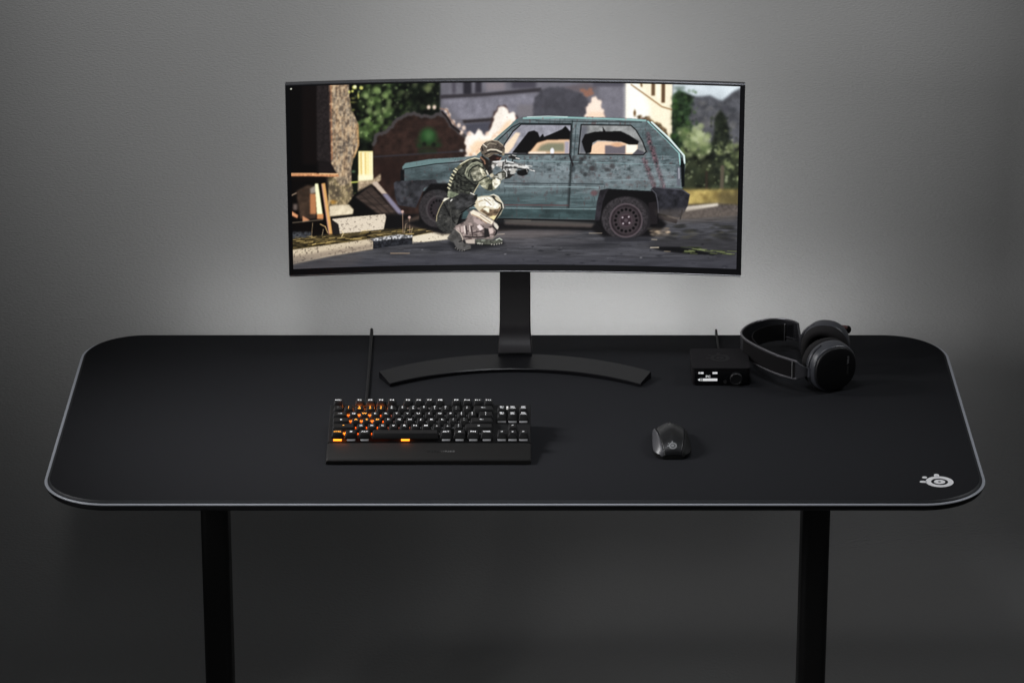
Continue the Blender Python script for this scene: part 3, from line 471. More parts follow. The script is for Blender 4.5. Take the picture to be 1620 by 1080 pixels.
def loft(bm, rings, caps=True, closed=True):
    vs = [[bm.verts.new(p) for p in r] for r in rings]; n = len(rings[0])
    for a, b in zip(vs[:-1], vs[1:]):
        for k in range(n if closed else n-1):
            bm.faces.new((a[k], a[(k+1) % n], b[(k+1) % n], b[k]))
    if caps:
        bm.faces.new(vs[0][::-1]); bm.faces.new(vs[-1])
    return vs
def rrect(w, d, r, seg=6, cx=0, cy=0):
    out = []
    for (sx, sy, a0) in ((1, 1, 0), (-1, 1, 90), (-1, -1, 180), (1, -1, 270)):
        for k in range(seg+1):
            a = R(a0+90*k/seg); out.append((cx+sx*(w/2-r)+r*math.cos(a), cy+sy*(d/2-r)+r*math.sin(a)))
    return out
def rbox(bm, w, d, h, r, z0=0, cx=0, cy=0, bev=.001, seg=6):
    rings = []
    for z, i in ((z0, bev), (z0+bev, 0), (z0+h-bev, 0), (z0+h-bev*.3, bev*.3), (z0+h, bev)):
        rings.append([(x, y, z) for x, y in rrect(w-2*i, d-2*i, max(r-i, .0002), seg, cx, cy)])
    loft(bm, rings)
def tube(bm, pts, rad, n=10, caps=True):
    pts = [Vector(p) for p in pts]; rings = []; ref = None
    for i, p in enumerate(pts):
        t = (pts[min(i+1, len(pts)-1)]-pts[max(i-1, 0)]).normalized()
        if ref is None:
            ref = Vector((0, 0, 1)) if abs(t.z) < .9 else Vector((1, 0, 0))
        u = t.cross(ref).normalized(); ref = u.cross(t).normalized()
        r = rad[i] if isinstance(rad, (list, tuple)) else rad
        rings.append([p+(u*math.cos(2*PI*k/n)+ref*math.sin(2*PI*k/n))*r for k in range(n)])
    loft(bm, rings, caps)
def catmull(P, n=8, closed=False):
    P = [Vector(p) for p in P]; out = []; N = len(P)
    for i in range(N-1):
        p0, p1, p2, p3 = P[max(i-1, 0)], P[i], P[i+1], P[min(i+2, N-1)]
        for k in range(n):
            t = k/n; out.append(.5*((2*p1)+(p2-p0)*t+(2*p0-5*p1+4*p2-p3)*t*t+(3*p1-p0-3*p2+p3)*t**3))
    out.append(P[-1]); return out
def disc(bm, cx, cy, r, z, h, n=32, r_in=0):
    """ring or disc slab in the xy plane"""
    if r_in <= 0:
        loft(bm, [[(cx+r*math.cos(2*PI*k/n), cy+r*math.sin(2*PI*k/n), zz) for k in range(n)] for zz in (z, z+h)])
    else:
        rings = [[(cx+q*math.cos(2*PI*k/n), cy+q*math.sin(2*PI*k/n), zz) for k in range(n)] for q, zz in ((r_in, z), (r, z), (r, z+h), (r_in, z+h), (r_in, z))]
        loft(bm, rings, caps=False); bmesh.ops.remove_doubles(bm, verts=bm.verts, dist=1e-7)
def text_bm(bm, s, size, loc=(0, 0, 0), sx=1., bold=.0, align='CENTER', res=2):
    """solid flat lettering from the built-in font, written into bm in its xy plane"""
    cu = bpy.data.curves.new('lettering', 'FONT'); cu.body = s; cu.size = size; cu.align_x = align; cu.align_y = 'CENTER'
    cu.offset = bold; cu.resolution_u = res; cu.fill_mode = 'FRONT'
    ob = bpy.data.objects.new('lettering', cu); COL.objects.link(ob)
    dg = bpy.context.evaluated_depsgraph_get(); dg.update()
    me = bpy.data.meshes.new_from_object(ob.evaluated_get(dg))
    bpy.data.objects.remove(ob); bpy.data.curves.remove(cu)
    n0 = len(bm.verts); bm.from_mesh(me); bm.verts.ensure_lookup_table(); bpy.data.meshes.remove(me)
    for v in bm.verts[n0:]: v.co = Vector((v.co.x*sx+loc[0], v.co.y+loc[1], v.co.z+loc[2]))
# emblem outline pieces: ring, inner disc with a hole, top nub, left nub, loose dot (unit = outer radius of the ring)
def emblem(bm, r, z, h):
    disc(bm, 0, 0, r, z, h, 40, r*.615); disc(bm, 0, 0, r*.40, z, h, 32, r*.11)
    def capsule(a, b, q):
        a = Vector(a); b = Vector(b); t = (b-a).normalized(); u = Vector((-t.y, t.x)); ring = []
        for k in range(9): w = PI/2-PI*k/8; ring.append(b+(t*math.cos(w)+u*math.sin(w))*q)
        ring += [a-u*q, a+u*q]
        loft(bm, [[(p.x, p.y, zz) for p in ring] for zz in (z, z+h)])
    capsule((-.10*r, .93*r), (-.10*r, 1.27*r), .185*r); capsule((-.93*r, -.02*r), (-1.26*r, -.0*r), .17*r)
    disc(bm, -.99*r, .80*r, .185*r, z, h, 20)
# ---------------------------------------------------------------- camera
F_PX = 6075.; PITCH = math.atan(2286/F_PX)
cam = bpy.data.cameras.new('camera'); cam.sensor_width = 36; cam.lens = 36*F_PX/1620; cam.shift_x = -4.5/1620
cam.clip_start = .1; cam.clip_end = 100
co = link(bpy.data.objects.new('camera', cam)); co.location = (0, -6.3177, 3.2649); co.rotation_euler = (PI/2-PITCH, 0, 0)
SC.camera = co
# ---------------------------------------------------------------- wall sweeping into the floor
def struct(o): o['kind'] = 'structure'; return o
WY = .62; SW = .26
bm = bmesh.new(); prof = [(WY, 3.2), (WY, 1.6), (WY, SW)]
prof += [(WY-SW+SW*math.cos(R(a)), SW-SW*math.sin(R(a))) for a in range(10, 91, 10)] + [(-3, 0), (-9, 0)]
front = [[(x, y, z) for y, z in prof] for x in (-4, 4)]
vs = loft(bm, front, caps=False, closed=False)
wall = meshobj('wall', bm, 'wall'); struct(wall)
wall['label'] = 'grey textured plaster wall curving down into the floor behind the desk'
# ---------------------------------------------------------------- desk
ZT = .75; DW, DD, CR, CY = 1.6, .807, .115, .0045
desk = thing('desk', (0, 0, 0), 'wide black desk with rounded corners standing on two black legs', 'desk')
bm = bmesh.new(); rings = []
for z, i in ((.7305, .012), (.733, .006), (.736, .0035), (.7418, .0035)):
    rings.append([(x, y, z) for x, y in rrect(DW-2*i, DD-2*i, CR-i, 16, 0, CY)])
loft(bm, rings); meshobj('desktop', bm, 'desk', desk)
for sx in (-.535, .537):
    bm = bmesh.new(); rbox(bm, .050, .075, .13, .012, .600, sx, 0, .002); rbox(bm, .0495, .0745, .56, .012, .040, sx, 0, .002)
    meshobj('leg', bm, 'leg', desk)
    bm = bmesh.new(); rbox(bm, .07, .62, .036, .02, .002, sx, 0, .004); meshobj('foot', bm, 'leg', desk)
bm = bmesh.new(); rbox(bm, 1.0, .06, .04, .004, .690, 0, .06, .002); meshobj('crossbeam', bm, 'leg', desk)
# ---------------------------------------------------------------- desk mat
mt = thing('desk_mat', (0, 0, ZT-.004), 'black cloth mat covering the whole desk with a pale light-pipe edge and white emblem', 'desk mat')
z = lambda h: h-(ZT-.004)
def edge(i, zz): return [(x, y, z(zz)) for x, y in rrect(DW-2*i, DD-2*i, CR-i, 24, 0, CY)]
bm = bmesh.new(); loft(bm, [edge(.0102, .7422), edge(.0100, .7498), edge(.0104, .7503)]); meshobj('cloth', bm, 'cloth', mt)
bm = bmesh.new(); loft(bm, [edge(.0099, .7422), edge(.0099, .7501), edge(.0092, .7502), edge(.0072, .7488), edge(.0056, .7472), edge(.0052, .7422), edge(.0099, .7422)], caps=False)
bmesh.ops.remove_doubles(bm, verts=bm.verts, dist=1e-6); meshobj('hem', bm, 'hem', mt)
bm = bmesh.new(); rg = [edge(.0031-.0029*math.cos(a), .7449+.0015*math.sin(a)) for a in [2*PI*k/16 for k in range(16)]]
loft(bm, rg+[rg[0]], caps=False); bmesh.ops.remove_doubles(bm, verts=bm.verts, dist=1e-6); meshobj('light_pipe', bm, 'light_edge', mt)
bm = bmesh.new(); emblem(bm, .0236, 0, .0004); meshobj('emblem', bm, 'print', mt, loc=(.7199, -.3100, .0043))
# ---------------------------------------------------------------- monitor
MR = 3.2; YC = .262
def arc(x, off=0.): return YC-(MR-math.sqrt((MR+off)**2-x*x))   # off > 0 is behind the screen
mon = thing('monitor', (0, .25, ZT), 'wide curved monitor on a black stand showing a crouching soldier beside a battered car', 'monitor')
def L(p): return (p[0], p[1]-.25, p[2]-ZT)
HW = .4095; Z0, Z1 = .9250, 1.2865; MX = .0005
def curved_slab(x0, x1, z0, z1, o0, o1, n=48, bev=.0012):
    bm = bmesh.new(); rings = []
    for k in range(n+1):
        x = x0+(x1-x0)*k/n
        rings.append([L((x+MX, arc(x, o), zz)) for o, zz in ((o0, z0+bev), (o0, z1-bev), (o0+bev, z1), (o1-bev, z1), (o1, z1-bev), (o1, z0+bev), (o1-bev, z0), (o0+bev, z0))])
    loft(bm, rings); return bm
meshobj('housing', curved_slab(-HW, HW, Z0, Z1, .0025, .0165), 'shell', mon)
meshobj('front_panel', curved_slab(-HW+.0015, HW-.0015, Z0+.0015, Z1-.0015, .0, .0028, bev=.0004), 'bezel', mon)
meshobj('bottom_trim', curved_slab(-HW+.001, HW-.001, Z0-.0012, Z0+.0012, -.0008, .004, bev=.0004), 'trim', mon)
bm = bmesh.new(); rings = []
for (yy, w, h) in ((.0166, .62, .28), (.030, .50, .24), (.045, .32, .18), (.048, .28, .15)):
    cxy = rrect(w, h, .04, 6); rings.append([L((x+MX, arc(min(abs(x), .4), 0)+yy, (Z0+Z1)/2+q)) for x, q in cxy])
loft(bm, rings); meshobj('back_cover', bm, 'bezel', mon)
# screen: a dense curved sheet; each vertex carries the colour the display shows there
SX0, SX1, SZ0, SZ1 = -.4015, .4005, .9385, 1.2825
NX, NZ = 760, 330
pic = paint_picture()
gx = np.linspace(SX0, SX1, NX+1); gz = np.linspace(SZ0, SZ1, NZ+1)
GX, GZ = np.meshgrid(gx, gz); GY = YC-(MR-np.sqrt((MR-.0006)**2-GX**2))
co3 = np.stack([GX+MX, GY-.25, GZ-ZT], -1).reshape(-1, 3)
U = (GX-SX0)/(SX1-SX0); V = (SZ1-GZ)/(SZ1-SZ0)
q2 = ((U-.5)*2)**2
top = 131.0+5.5*q2; bot = 415.5+8.5*q2
left = 458.5+4.5*V; right = 1173.5-2.5*V
PXX = left+(right-left)*U; PYY = top+(bot-top)*V
fx = np.clip((PXX-PX0)*PS-.5, 0, pic.shape[1]-2); fy = np.clip((PYY-PY0)*PS-.5, 0, pic.shape[0]-2)
ix = fx.astype(int); iy = fy.astype(int); tx = (fx-ix)[..., None]; ty = (fy-iy)[..., None]
sm = (pic[iy, ix]*(1-tx)+pic[iy, ix+1]*tx)*(1-ty)+(pic[iy+1, ix]*(1-tx)+pic[iy+1, ix+1]*tx)*ty
lin = sm/255.; lin = np.where(lin <= .04045, lin/12.92, ((lin+.055)/1.055)**2.4)
rgba = np.concatenate([lin.reshape(-1, 3), np.ones((lin.shape[0]*lin.shape[1], 1))], 1).astype(np.float32)
me = bpy.data.meshes.new('screen'); nv = co3.shape[0]
idx = np.arange(nv).reshape(NZ+1, NX+1); quads = np.stack([idx[:-1, :-1], idx[:-1, 1:], idx[1:, 1:], idx[1:, :-1]], -1).reshape(-1, 4)
me.vertices.add(nv); me.vertices.foreach_set('co', co3.astype(np.float32).ravel())
me.loops.add(quads.size); me.loops.foreach_set('vertex_index', quads.astype(np.int32).ravel())
me.polygons.add(len(quads)); me.polygons.foreach_set('loop_start', np.arange(0, quads.size, 4, dtype=np.int32)); me.polygons.foreach_set('loop_total', np.full(len(quads), 4, np.int32))
me.update(calc_edges=True); me.validate()
at_ = me.color_attributes.new('display', 'FLOAT_COLOR', 'POINT'); at_.data.foreach_set('color', rgba.ravel())
ms = mat('screen', (.006, .006, .007), .4, spec=.25); nt = ms.node_tree; an = nt.nodes.new('ShaderNodeAttribute'); an.attribute_name = 'display'
nt.links.new(an.outputs['Color'], nt.nodes['Principled BSDF'].inputs['Emission Color']); nt.nodes['Principled BSDF'].inputs['Emission Strength'].default_value = 1.
me.materials.append(ms); scr = link(bpy.data.objects.new('screen', me), mon)
# neck: tall flat column that flares forward into the arc foot
bm = bmesh.new(); rings = []
for zz, hw, yf, th in ((1.12, .0278, .300, .016), (.90, .0280, .298, .016), (.815, .0282, .294, .018), (.797, .0288, .288, .022), (.785, .0294, .280, .028), (.776, .0302, .270, .036), (.769, .0312, .258, .044)):
    b = .0022; rings.append([L((x+MX, y, zz)) for x, y in ((-hw, yf+b), (-hw+b, yf), (hw-b, yf), (hw, yf+b), (hw, yf+th), (-hw, yf+th))])
loft(bm, rings); meshobj('neck', bm, 'stand', mon, angle=25)
# arc foot: wedge-section bar, thicker at its back edge
bm = bmesh.new(); rings = []; n = 40
def circ(p0, p1, p2):    # y(x) of the circle through a mid point and two symmetric ends
    s = p1[1]-p0[1]; rr = (p0[0]**2+s*s)/(2*s); return lambda x: p1[1]-(rr-math.sqrt(rr*rr-x*x))
yb = circ((.247, .1735), (0, .264), 0); yf = circ((.2255, .1305), (0, .205), 0)
for k in range(n+1):
    t = -1+2*k/n; xb, xf = .2465*t, .2255*t
    B = Vector((xb, yb(xb), 0)); Fv = Vector((xf, yf(xf), 0)); d = (B-Fv).normalized()*.0012
    P = [(Fv, .7515), (Fv, .7565), (Fv+d, .7577), (B-d, .7645), (B, .7633), (B, .7515)]
    rings.append([L((p.x+MX, p.y, zz)) for p, zz in P])
loft(bm, rings); meshobj('arc_foot', bm, 'base', mon, angle=25)
# ---------------------------------------------------------------- keyboard
U1 = .01875; KX = -.3180; TILT = R(12)
kb = thing('keyboard', (-.148, -.15, ZT), 'compact black keyboard with orange lit keys and wrist rest in front of the monitor', 'keyboard')
KO = Vector((-.148, -.15, ZT))
bm = bmesh.new()          # case: wedge, high at the back
def caserow(y, zt, x0=-.3235, x1=.0275, r=.003): return [Vector(p)-KO for p in ((x0, y, .7515), (x0, y, zt-.002), (x0+.0015, y, zt), (x1-.0015, y, zt), (x1, y, zt-.002), (x1, y, .7515))]
yk = -.1755; zk = .7682
loft(bm, [caserow(yk, zk), caserow(yk+.117*math.cos(TILT), zk+.117*math.sin(TILT)), caserow(yk+.119, zk+.0225)])
meshobj('case', bm, 'plate', kb, smooth=False)
bm = bmesh.new()          # wrist rest: sloping, thin at its front
def rest(y, zt, x0=-.3242, x1=.0284, b=.004): return [Vector(p)-KO for p in ((x0, y, .7512), (x0, y, zt-b), (x0+b*.3, y, zt-b*.3), (x0+b, y, zt), (x1-b, y, zt), (x1-b*.3, y, zt-b*.3), (x1, y, zt-b), (x1, y, .7512))]
loft(bm, [rest(-.2330, .7545, -.3222, .0264, .002), rest(-.2338, .7570, -.3238, .0280, .003), rest(-.2325, .7592), rest(-.2285, .7608), rest(-.2000, .7650), rest(-.1810, .7672), rest(-.1768, .7673), rest(-.1760, .7660)])
wr = meshobj('wrist_rest', bm, 'rest', kb, angle=40)
# faint lettering on the wrist rest: bright at its right end only
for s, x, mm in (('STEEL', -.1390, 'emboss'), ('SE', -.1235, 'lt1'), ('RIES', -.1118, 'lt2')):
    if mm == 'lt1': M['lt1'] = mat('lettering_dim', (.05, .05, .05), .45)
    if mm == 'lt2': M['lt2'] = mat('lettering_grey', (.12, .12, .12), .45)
    bm = bmesh.new(); text_bm(bm, s, .0068, (0, 0, 0), 1.45, .00005)
    meshobj('lettering', bm, mm, wr, smooth=False, loc=Vector((x, -.2075, .76418))-KO, rot=(math.atan2(.0042, .0285), 0, 0))
KB_ROT = Matrix.Rotation(TILT, 4, 'X')
def kpos(u, v, h=0.): return Vector((KX+u*U1, yk, zk))+KB_ROT.to_3x3() @ Vector((0, .0010+v*U1, h))-KO
def keycap_bm(w):
    bm = bmesh.new(); W = w*U1-.0013; D = U1-.0015
    def rg(ww, dd, r, cy, zz, s=0): return [(x, y, zz+s*(y-cy)) for x, y in rrect(ww, dd, r, 3, 0, cy)]
    loft(bm, [rg(W, D, .0012, 0, .0052), rg(W, D, .0012, 0, .0060), rg(W-.0056, D-.0062, .0012, .0018, .0136, -.02), rg(W-.0061, D-.0067, .0012, .0018, .0139, -.02), rg(W-.0080, D-.0085, .0010, .0018, .0138, -.02)])
    return bm
KEYS = []                  # (u centre, row centre, width, legend, lit)
def row(v, u, items):
    for it in items:
        if it[1] is not None: KEYS.append((u+it[0]/2, v, it[0], it[1], it[2] if len(it) > 2 else 0))
        u += it[0]
row(5.75, 0, [(1, 'ESC'), (1, None)]+[(1, 'F%d' % k) for k in (1, 2, 3, 4)]+[(.5, None)]+[(1, 'F%d' % k) for k in (5, 6, 7, 8)]+[(.5, None)]+[(1, 'F%d' % k) for k in (9, 10, 11, 12)])
row(4.5, 0, [(1, '~\n`', 0), (1, '1\n!', 2), (1, '2\n@', 2), (1, '3\n#', 2), (1, '4\n$', 2), (1, '5\n%'), (1, '6\n^'), (1, '7\n&'), (1, '8\n*'), (1, '9\n('), (1, '0\n)'), (1, '-\n_'), (1, '=\n+'), (2, '<--'), (.25, None), (1, 'M1\nINS'), (1, 'M2\nHOME'), (1, 'M3\nPGUP')])
row(3.5, 0, [(1.5, '-->'), (1, 'Q', 1), (1, 'W', 2), (1, 'E', 1), (1, 'R', 1), (1, 'T'), (1, 'Y'), (1, 'U'), (1, 'I'), (1, 'O'), (1, 'P'), (1, '[\n{'), (1, ']\n}'), (1.5, '\\\n|'), (.25, None), (1, 'M4\nDEL'), (1, 'M5\nEND'), (1, 'M6\nPGDN')])
row(2.5, 0, [(1.75, 'o'), (1, 'A', 2), (1, 'S', 2), (1, 'D', 2), (1, 'F'), (1, 'G'), (1, 'H'), (1, 'J'), (1, 'K'), (1, 'L'), (1, ';\n:'), (1, '\'\n"'), (2.25, '<-')])
row(1.5, 0, [(2.25, '^', 3), (1, 'Z', 1), (1, 'X', 1), (1, 'C', 1), (1, 'V'), (1, 'B', 1), (1, 'N'), (1, 'M'), (1, ',\n<'), (1, '.\n>'), (1, '/\n?'), (2.75, 'o'), (1.25, None), (1, '^')])
row(.5, 0, [(1.25, 'CTRL', 3), (1.25, '#'), (1.25, 'ALT'), (6.25, '', 3), (1.25, 'ALT'), (1.25, '#'), (1.25, 'FN'), (1.25, 'CTRL'), (.25, None), (1, '<'), (1, 'v'), (1, '>')])
capmesh = {}; swmesh = {}
def switch_bm():
    bm = bmesh.new(); loft(bm, [[(x, y, zz) for x, y in rrect(ww, ww, .001, 2)] for zz, ww in ((.0004, .0144), (.0044, .0144), (.0050, .0134))]); return bm
for u, v, w, leg, lit in KEYS:
    if w not in capmesh:
        o = meshobj('keycap', keycap_bm(w), 'key', kb, angle=50); capmesh[w] = o.data
    else: o = link(bpy.data.objects.new('keycap', capmesh[w]), kb)
    o.location = kpos(u, v); o.rotation_euler = (TILT, 0, 0)
    sk = {0: 'switch', 1: 'switch_glow', 2: 'switch_glow', 3: 'switch_lit'}[lit]
    if sk not in swmesh:
        so = meshobj('switch', switch_bm(), sk, kb, angle=50); swmesh[sk] = so.data
    else: so = link(bpy.data.objects.new('switch', swmesh[sk]), kb)
    so.location = kpos(u, v); so.rotation_euler = (TILT, 0, 0)
    if leg:
        bm = bmesh.new(); lines = leg.split('\n')
        if len(lines) == 1: text_bm(bm, leg, .0054 if len(leg) < 3 else .0044, (0, 0, 0), 1.5 if len(leg) < 4 else 1.25, .00010)
        elif lines[0].startswith('M'):
            text_bm(bm, lines[0], .0046, (0, .0022, 0), 1.25, .00006); text_bm(bm, lines[1], .0029, (0, -.0020, 0), 1.25, .00004)
        else:
            text_bm(bm, lines[0], .0043, (0, .0024, 0), 1.4, .00010); text_bm(bm, lines[1], .0038, (0, -.0026, 0), 1.4, .00010)
        lm = 'legend_orange' if lit in (2, 3) else ('legend_dim' if leg[0] == '~' else 'legend')
        lo = meshobj('legend', bm, lm, o, smooth=False); lo.location = (0, .0018, .01398); lo.rotation_euler = (-.02, 0, 0)
bm = bmesh.new(); rbox(bm, .0034, .0050, .004, .0008, 0, 0, 0, .0004)
meshobj('roller', bm, mat('roller_light', (.7, .7, .68), .4, emit=(1, 1, .95), estr=.25), kb, loc=kpos(16.26, 4.42, .0130), rot=(TILT, 0, 0))
bm = bmesh.new()
tube(bm, catmull([Vector(p)-KO for p in ((-.2648, -.060, .7560), (-.2650, .03, .7532), (-.2652, .12, .7532), (-.2662, .24, .7532), (-.2672, .34, .7532), (-.2677, .398, .7538), (-.2679, .412, .7552), (-.2680, .4205, .7515), (-.2680, .423, .735), (-.268, .425, .60), (-.262, .43, .48))], 8), .0029)
meshobj('cable', bm, 'cable', kb)
# ---------------------------------------------------------------- mouse
ms_o = thing('mouse', (.2710, -.153, ZT), 'black wireless mouse with a grey emblem lying to the right of the keyboard', 'mouse', rot=(0, 0, R(1)))
def prof_at(T, t):                 # smooth interpolation through the stations
    n = len(T); i = max(0, min(n-2, sum(1 for r in T[1:-1] if r[0] <= t)))
    def slope(k, c):
        a, b = max(k-1, 0), min(k+1, n-1); return (T[b][c]-T[a][c])/(T[b][0]-T[a][0])
    h = T[i+1][0]-T[i][0]; u = min(1, max(0, (t-T[i][0])/h)); out = []
    for c in range(1, 5):
        p, q, m0, m1 = T[i][c], T[i+1][c], slope(i, c)*h, slope(i+1, c)*h
        out.append((2*u**3-3*u*u+1)*p+(u**3-2*u*u+u)*m0+(-2*u**3+3*u*u)*q+(u**3-u*u)*m1)
    return out
ms_o.scale = (1, .96, .90)
# along y (rear, near the viewer, to front): half width at the bottom, half width at the top edge, height at the edge, height on the ridge
MT = [(-.0600, .0185, .0148, .0082, .0092), (-.0560, .0245, .0158, .0142, .0158), (-.0490, .0295, .0172, .0200, .0226), (-.0390, .0322, .0190, .0252, .0288), (-.0260, .0332, .0210, .0290, .0340), (-.0090, .0330, .0228, .0295, .0374), (.0090, .0322, .0242, .0272, .0378), (.0280, .0312, .0254, .0230, .0350), (.0460, .0302, .0258, .0180, .0304), (.0600, .0285, .0254, .0135, .0255), (.0630, .0270, .0240, .0110, .0215)]
def msec(t, part):
    wb, wt, he, hr = prof_at(MT, t); P = []
    if part == 'top':
        for k in range(17):
            s = -1+k/8; x = s*(wt-.0004); zz = he+(hr-he)*(1-abs(s)**1.35); P.append((x, t, zz))
    else:
        sg = -1 if part == 'l' else 1
        for k in range(9):
            f = k/8; x = wt+.0003+(wb-wt)*(f**.75); lo_ = min(he-.003, .0095); zz = (he-.0002)*(1-f)+lo_*f; P.append((sg*x, t, zz))
    return P
TS = [-.060+.123*(k/60)**1.25 for k in range(61)]
def shell(part):
    bm = bmesh.new(); loft(bm, [msec(t, part) for t in TS], caps=False, closed=False); return bm
def solidify(o, th):
    md = o.modifiers.new('thickness', 'SOLIDIFY'); md.thickness = th; md.offset = -1; return o
solidify(meshobj('top_shell', shell('top'), 'mouse', ms_o, angle=60), .0012)
solidify(meshobj('side_panel', shell('l'), 'mouse_side_lit', ms_o, angle=60), .0012)
solidify(meshobj('side_panel', shell('r'), 'rubber', ms_o, angle=60), .0012)  # right panel: darker material paints in the unlit side
bm = bmesh.new(); rings = []
for t in TS:
    wb, wt, he, hr = prof_at(MT, t); q = .0016
    rings.append([(-wb+.0002, t, min(he-.003, .0095)), (-wt+q*.6, t, he-q), (0, t, hr-q), (wt-q*.6, t, he-q), (wb-.0002, t, min(he-.003, .0095)), (wb-.002, t, .0008), (-wb+.002, t, .0008)])
loft(bm, rings); meshobj('body', bm, 'rubber', ms_o)
bm = bmesh.new(); loft(bm, [[(x, .044+.0085*math.cos(a), .0225+.0085*math.sin(a)) for a in [2*PI*k/24 for k in range(24)]] for x in (-.0036, -.003, .003, .0036)]); meshobj('scroll_wheel', bm, 'rubber', ms_o)
bm = bmesh.new(); emblem(bm, .0070, 0, .0001)
bmesh.ops.subdivide_edges(bm, edges=[e for e in bm.edges if e.calc_length() > .002], cuts=2)
for v in bm.verts:
    t = -.0475+v.co.y*.85; wb, wt, he, hr = prof_at(MT, t); s = abs(v.co.x/wt); v.co = Vector((v.co.x, t, he+(hr-he)*(1-s**1.35)+.0002+v.co.z))
meshobj('emblem', bm, 'mlogo', ms_o, smooth=False)
# ---------------------------------------------------------------- headset base station
bs = thing('audio_base_station', (.3718, .139, ZT), 'small black box with a lit display and round knob beside the headset', 'audio dock')
bw, bd, bh = .1055, .100, .0345
bm = bmesh.new(); loft(bm, [[(x, y+bd/2, zz) for x, y in rrect(bw-2*i, bd-2*i, .006-i*.8, 5)] for zz, i in ((.0012, .0022), (.0030, .0012), (.0292, .0008), (.0300, .0014), (.0304, .0014))])
meshobj('body', bm, 'box', bs)
bm = bmesh.new(); loft(bm, [[(x, y+bd/2, zz) for x, y in rrect(bw-2*i, bd-2*i, .006-i*.8, 5)] for zz, i in ((.0303, .0008), (.0309, 0), (.0338, 0), (.0345, .0008))])
lid = meshobj('lid', bm, 'box', bs)
bm = bmesh.new(); emblem(bm, .0180, 0, .0002); meshobj('emblem', bm, 'box_mark', lid, loc=(0, bd/2, .0346))
bm = bmesh.new(); rbox(bm, .0950, .0235, .0008, .003, 0, 0, 0, .0002); fp = meshobj('display', bm, 'gloss', bs, loc=(0, .0005, .0158), rot=(PI/2, 0, 0))
def onpanel(bm, x0, x1, z0, z1): loft(bm, [[(x0, z0, h), (x1, z0, h), (x1, z1, h), (x0, z1, h)] for h in (0, .0002)])
PX = lambda px: (px-1140.9)/877; PZ = lambda py: (609.5-py)/(877*.93)-.0158
bm = bmesh.new()
for a, b, c, d in ((1108.6, 1113, 587.8, 590.7), (1127.2, 1135, 587.8, 590.7), (1111.8, 1135, 597.9, 601.8)): onpanel(bm, PX(a), PX(b), PZ(d), PZ(c))
onpanel(bm, PX(1105), PX(1106), PZ(590.6), PZ(587.9)); onpanel(bm, PX(1107), PX(1108), PZ(590.6), PZ(587.9)); onpanel(bm, PX(1106), PX(1107), PZ(588.7), PZ(587.9)); onpanel(bm, PX(1106), PX(1107), PZ(590.6), PZ(589.8))
loft(bm, [[(PX(x), PZ(y), h) for x, y in ((1104.6, 598.8), (1106, 598.8), (1107.8, 597.4), (1107.8, 602.2), (1106, 600.9), (1104.6, 600.9))] for h in (0, .0002)])
onpanel(bm, PX(1108.8), PX(1109.4), PZ(601.8), PZ(597.8)); onpanel(bm, PX(1110.2), PX(1110.7), PZ(602.2), PZ(597.4))
text_bm(bm, 'PC', .0062, (PX(1120.3), PZ(595.0), .0001), 1.15, .00012)
meshobj('readout', bm, 'disp', fp, smooth=False, loc=(0, 0, .0009))
bm = bmesh.new(); loft(bm, [[(r*math.cos(a), r*math.sin(a), h) for a in [2*PI*k/40 for k in range(40)]] for r, h in ((.0112, -.001), (.0112, .0075), (.0104, .0085), (.0092, .0087), (.0088, .0081))])
kn = meshobj('knob', bm, 'knob', bs, loc=(PX(1164.5), 0, PZ(597)+.0158), rot=(PI/2, 0, 0))
bm = bmesh.new(); disc(bm, 0, 0, .0114, .0062, .0012, 40, .0106); meshobj('knob_ring', bm, 'ring', kn)
bm = bmesh.new(); disc(bm, 0, 0, .0030, -.001, .0028, 20); meshobj('button', bm, 'ring', bs, loc=(PX(1147.5), 0, PZ(603)+.0158), rot=(PI/2, 0, 0))
bm = bmesh.new(); b0 = Vector((.3718, .139, ZT))
tube(bm, catmull([Vector(p)-b0 for p in ((.3762, .236, .7600), (.3762, .27, .7530), (.3764, .34, .7525), (.3766, .398, .7528), (.3767, .412, .7540), (.3768, .4195, .7510), (.3768, .422, .735), (.377, .425, .60), (.372, .43, .48))], 8), .0021)
meshobj('cable', bm, 'cable', bs)
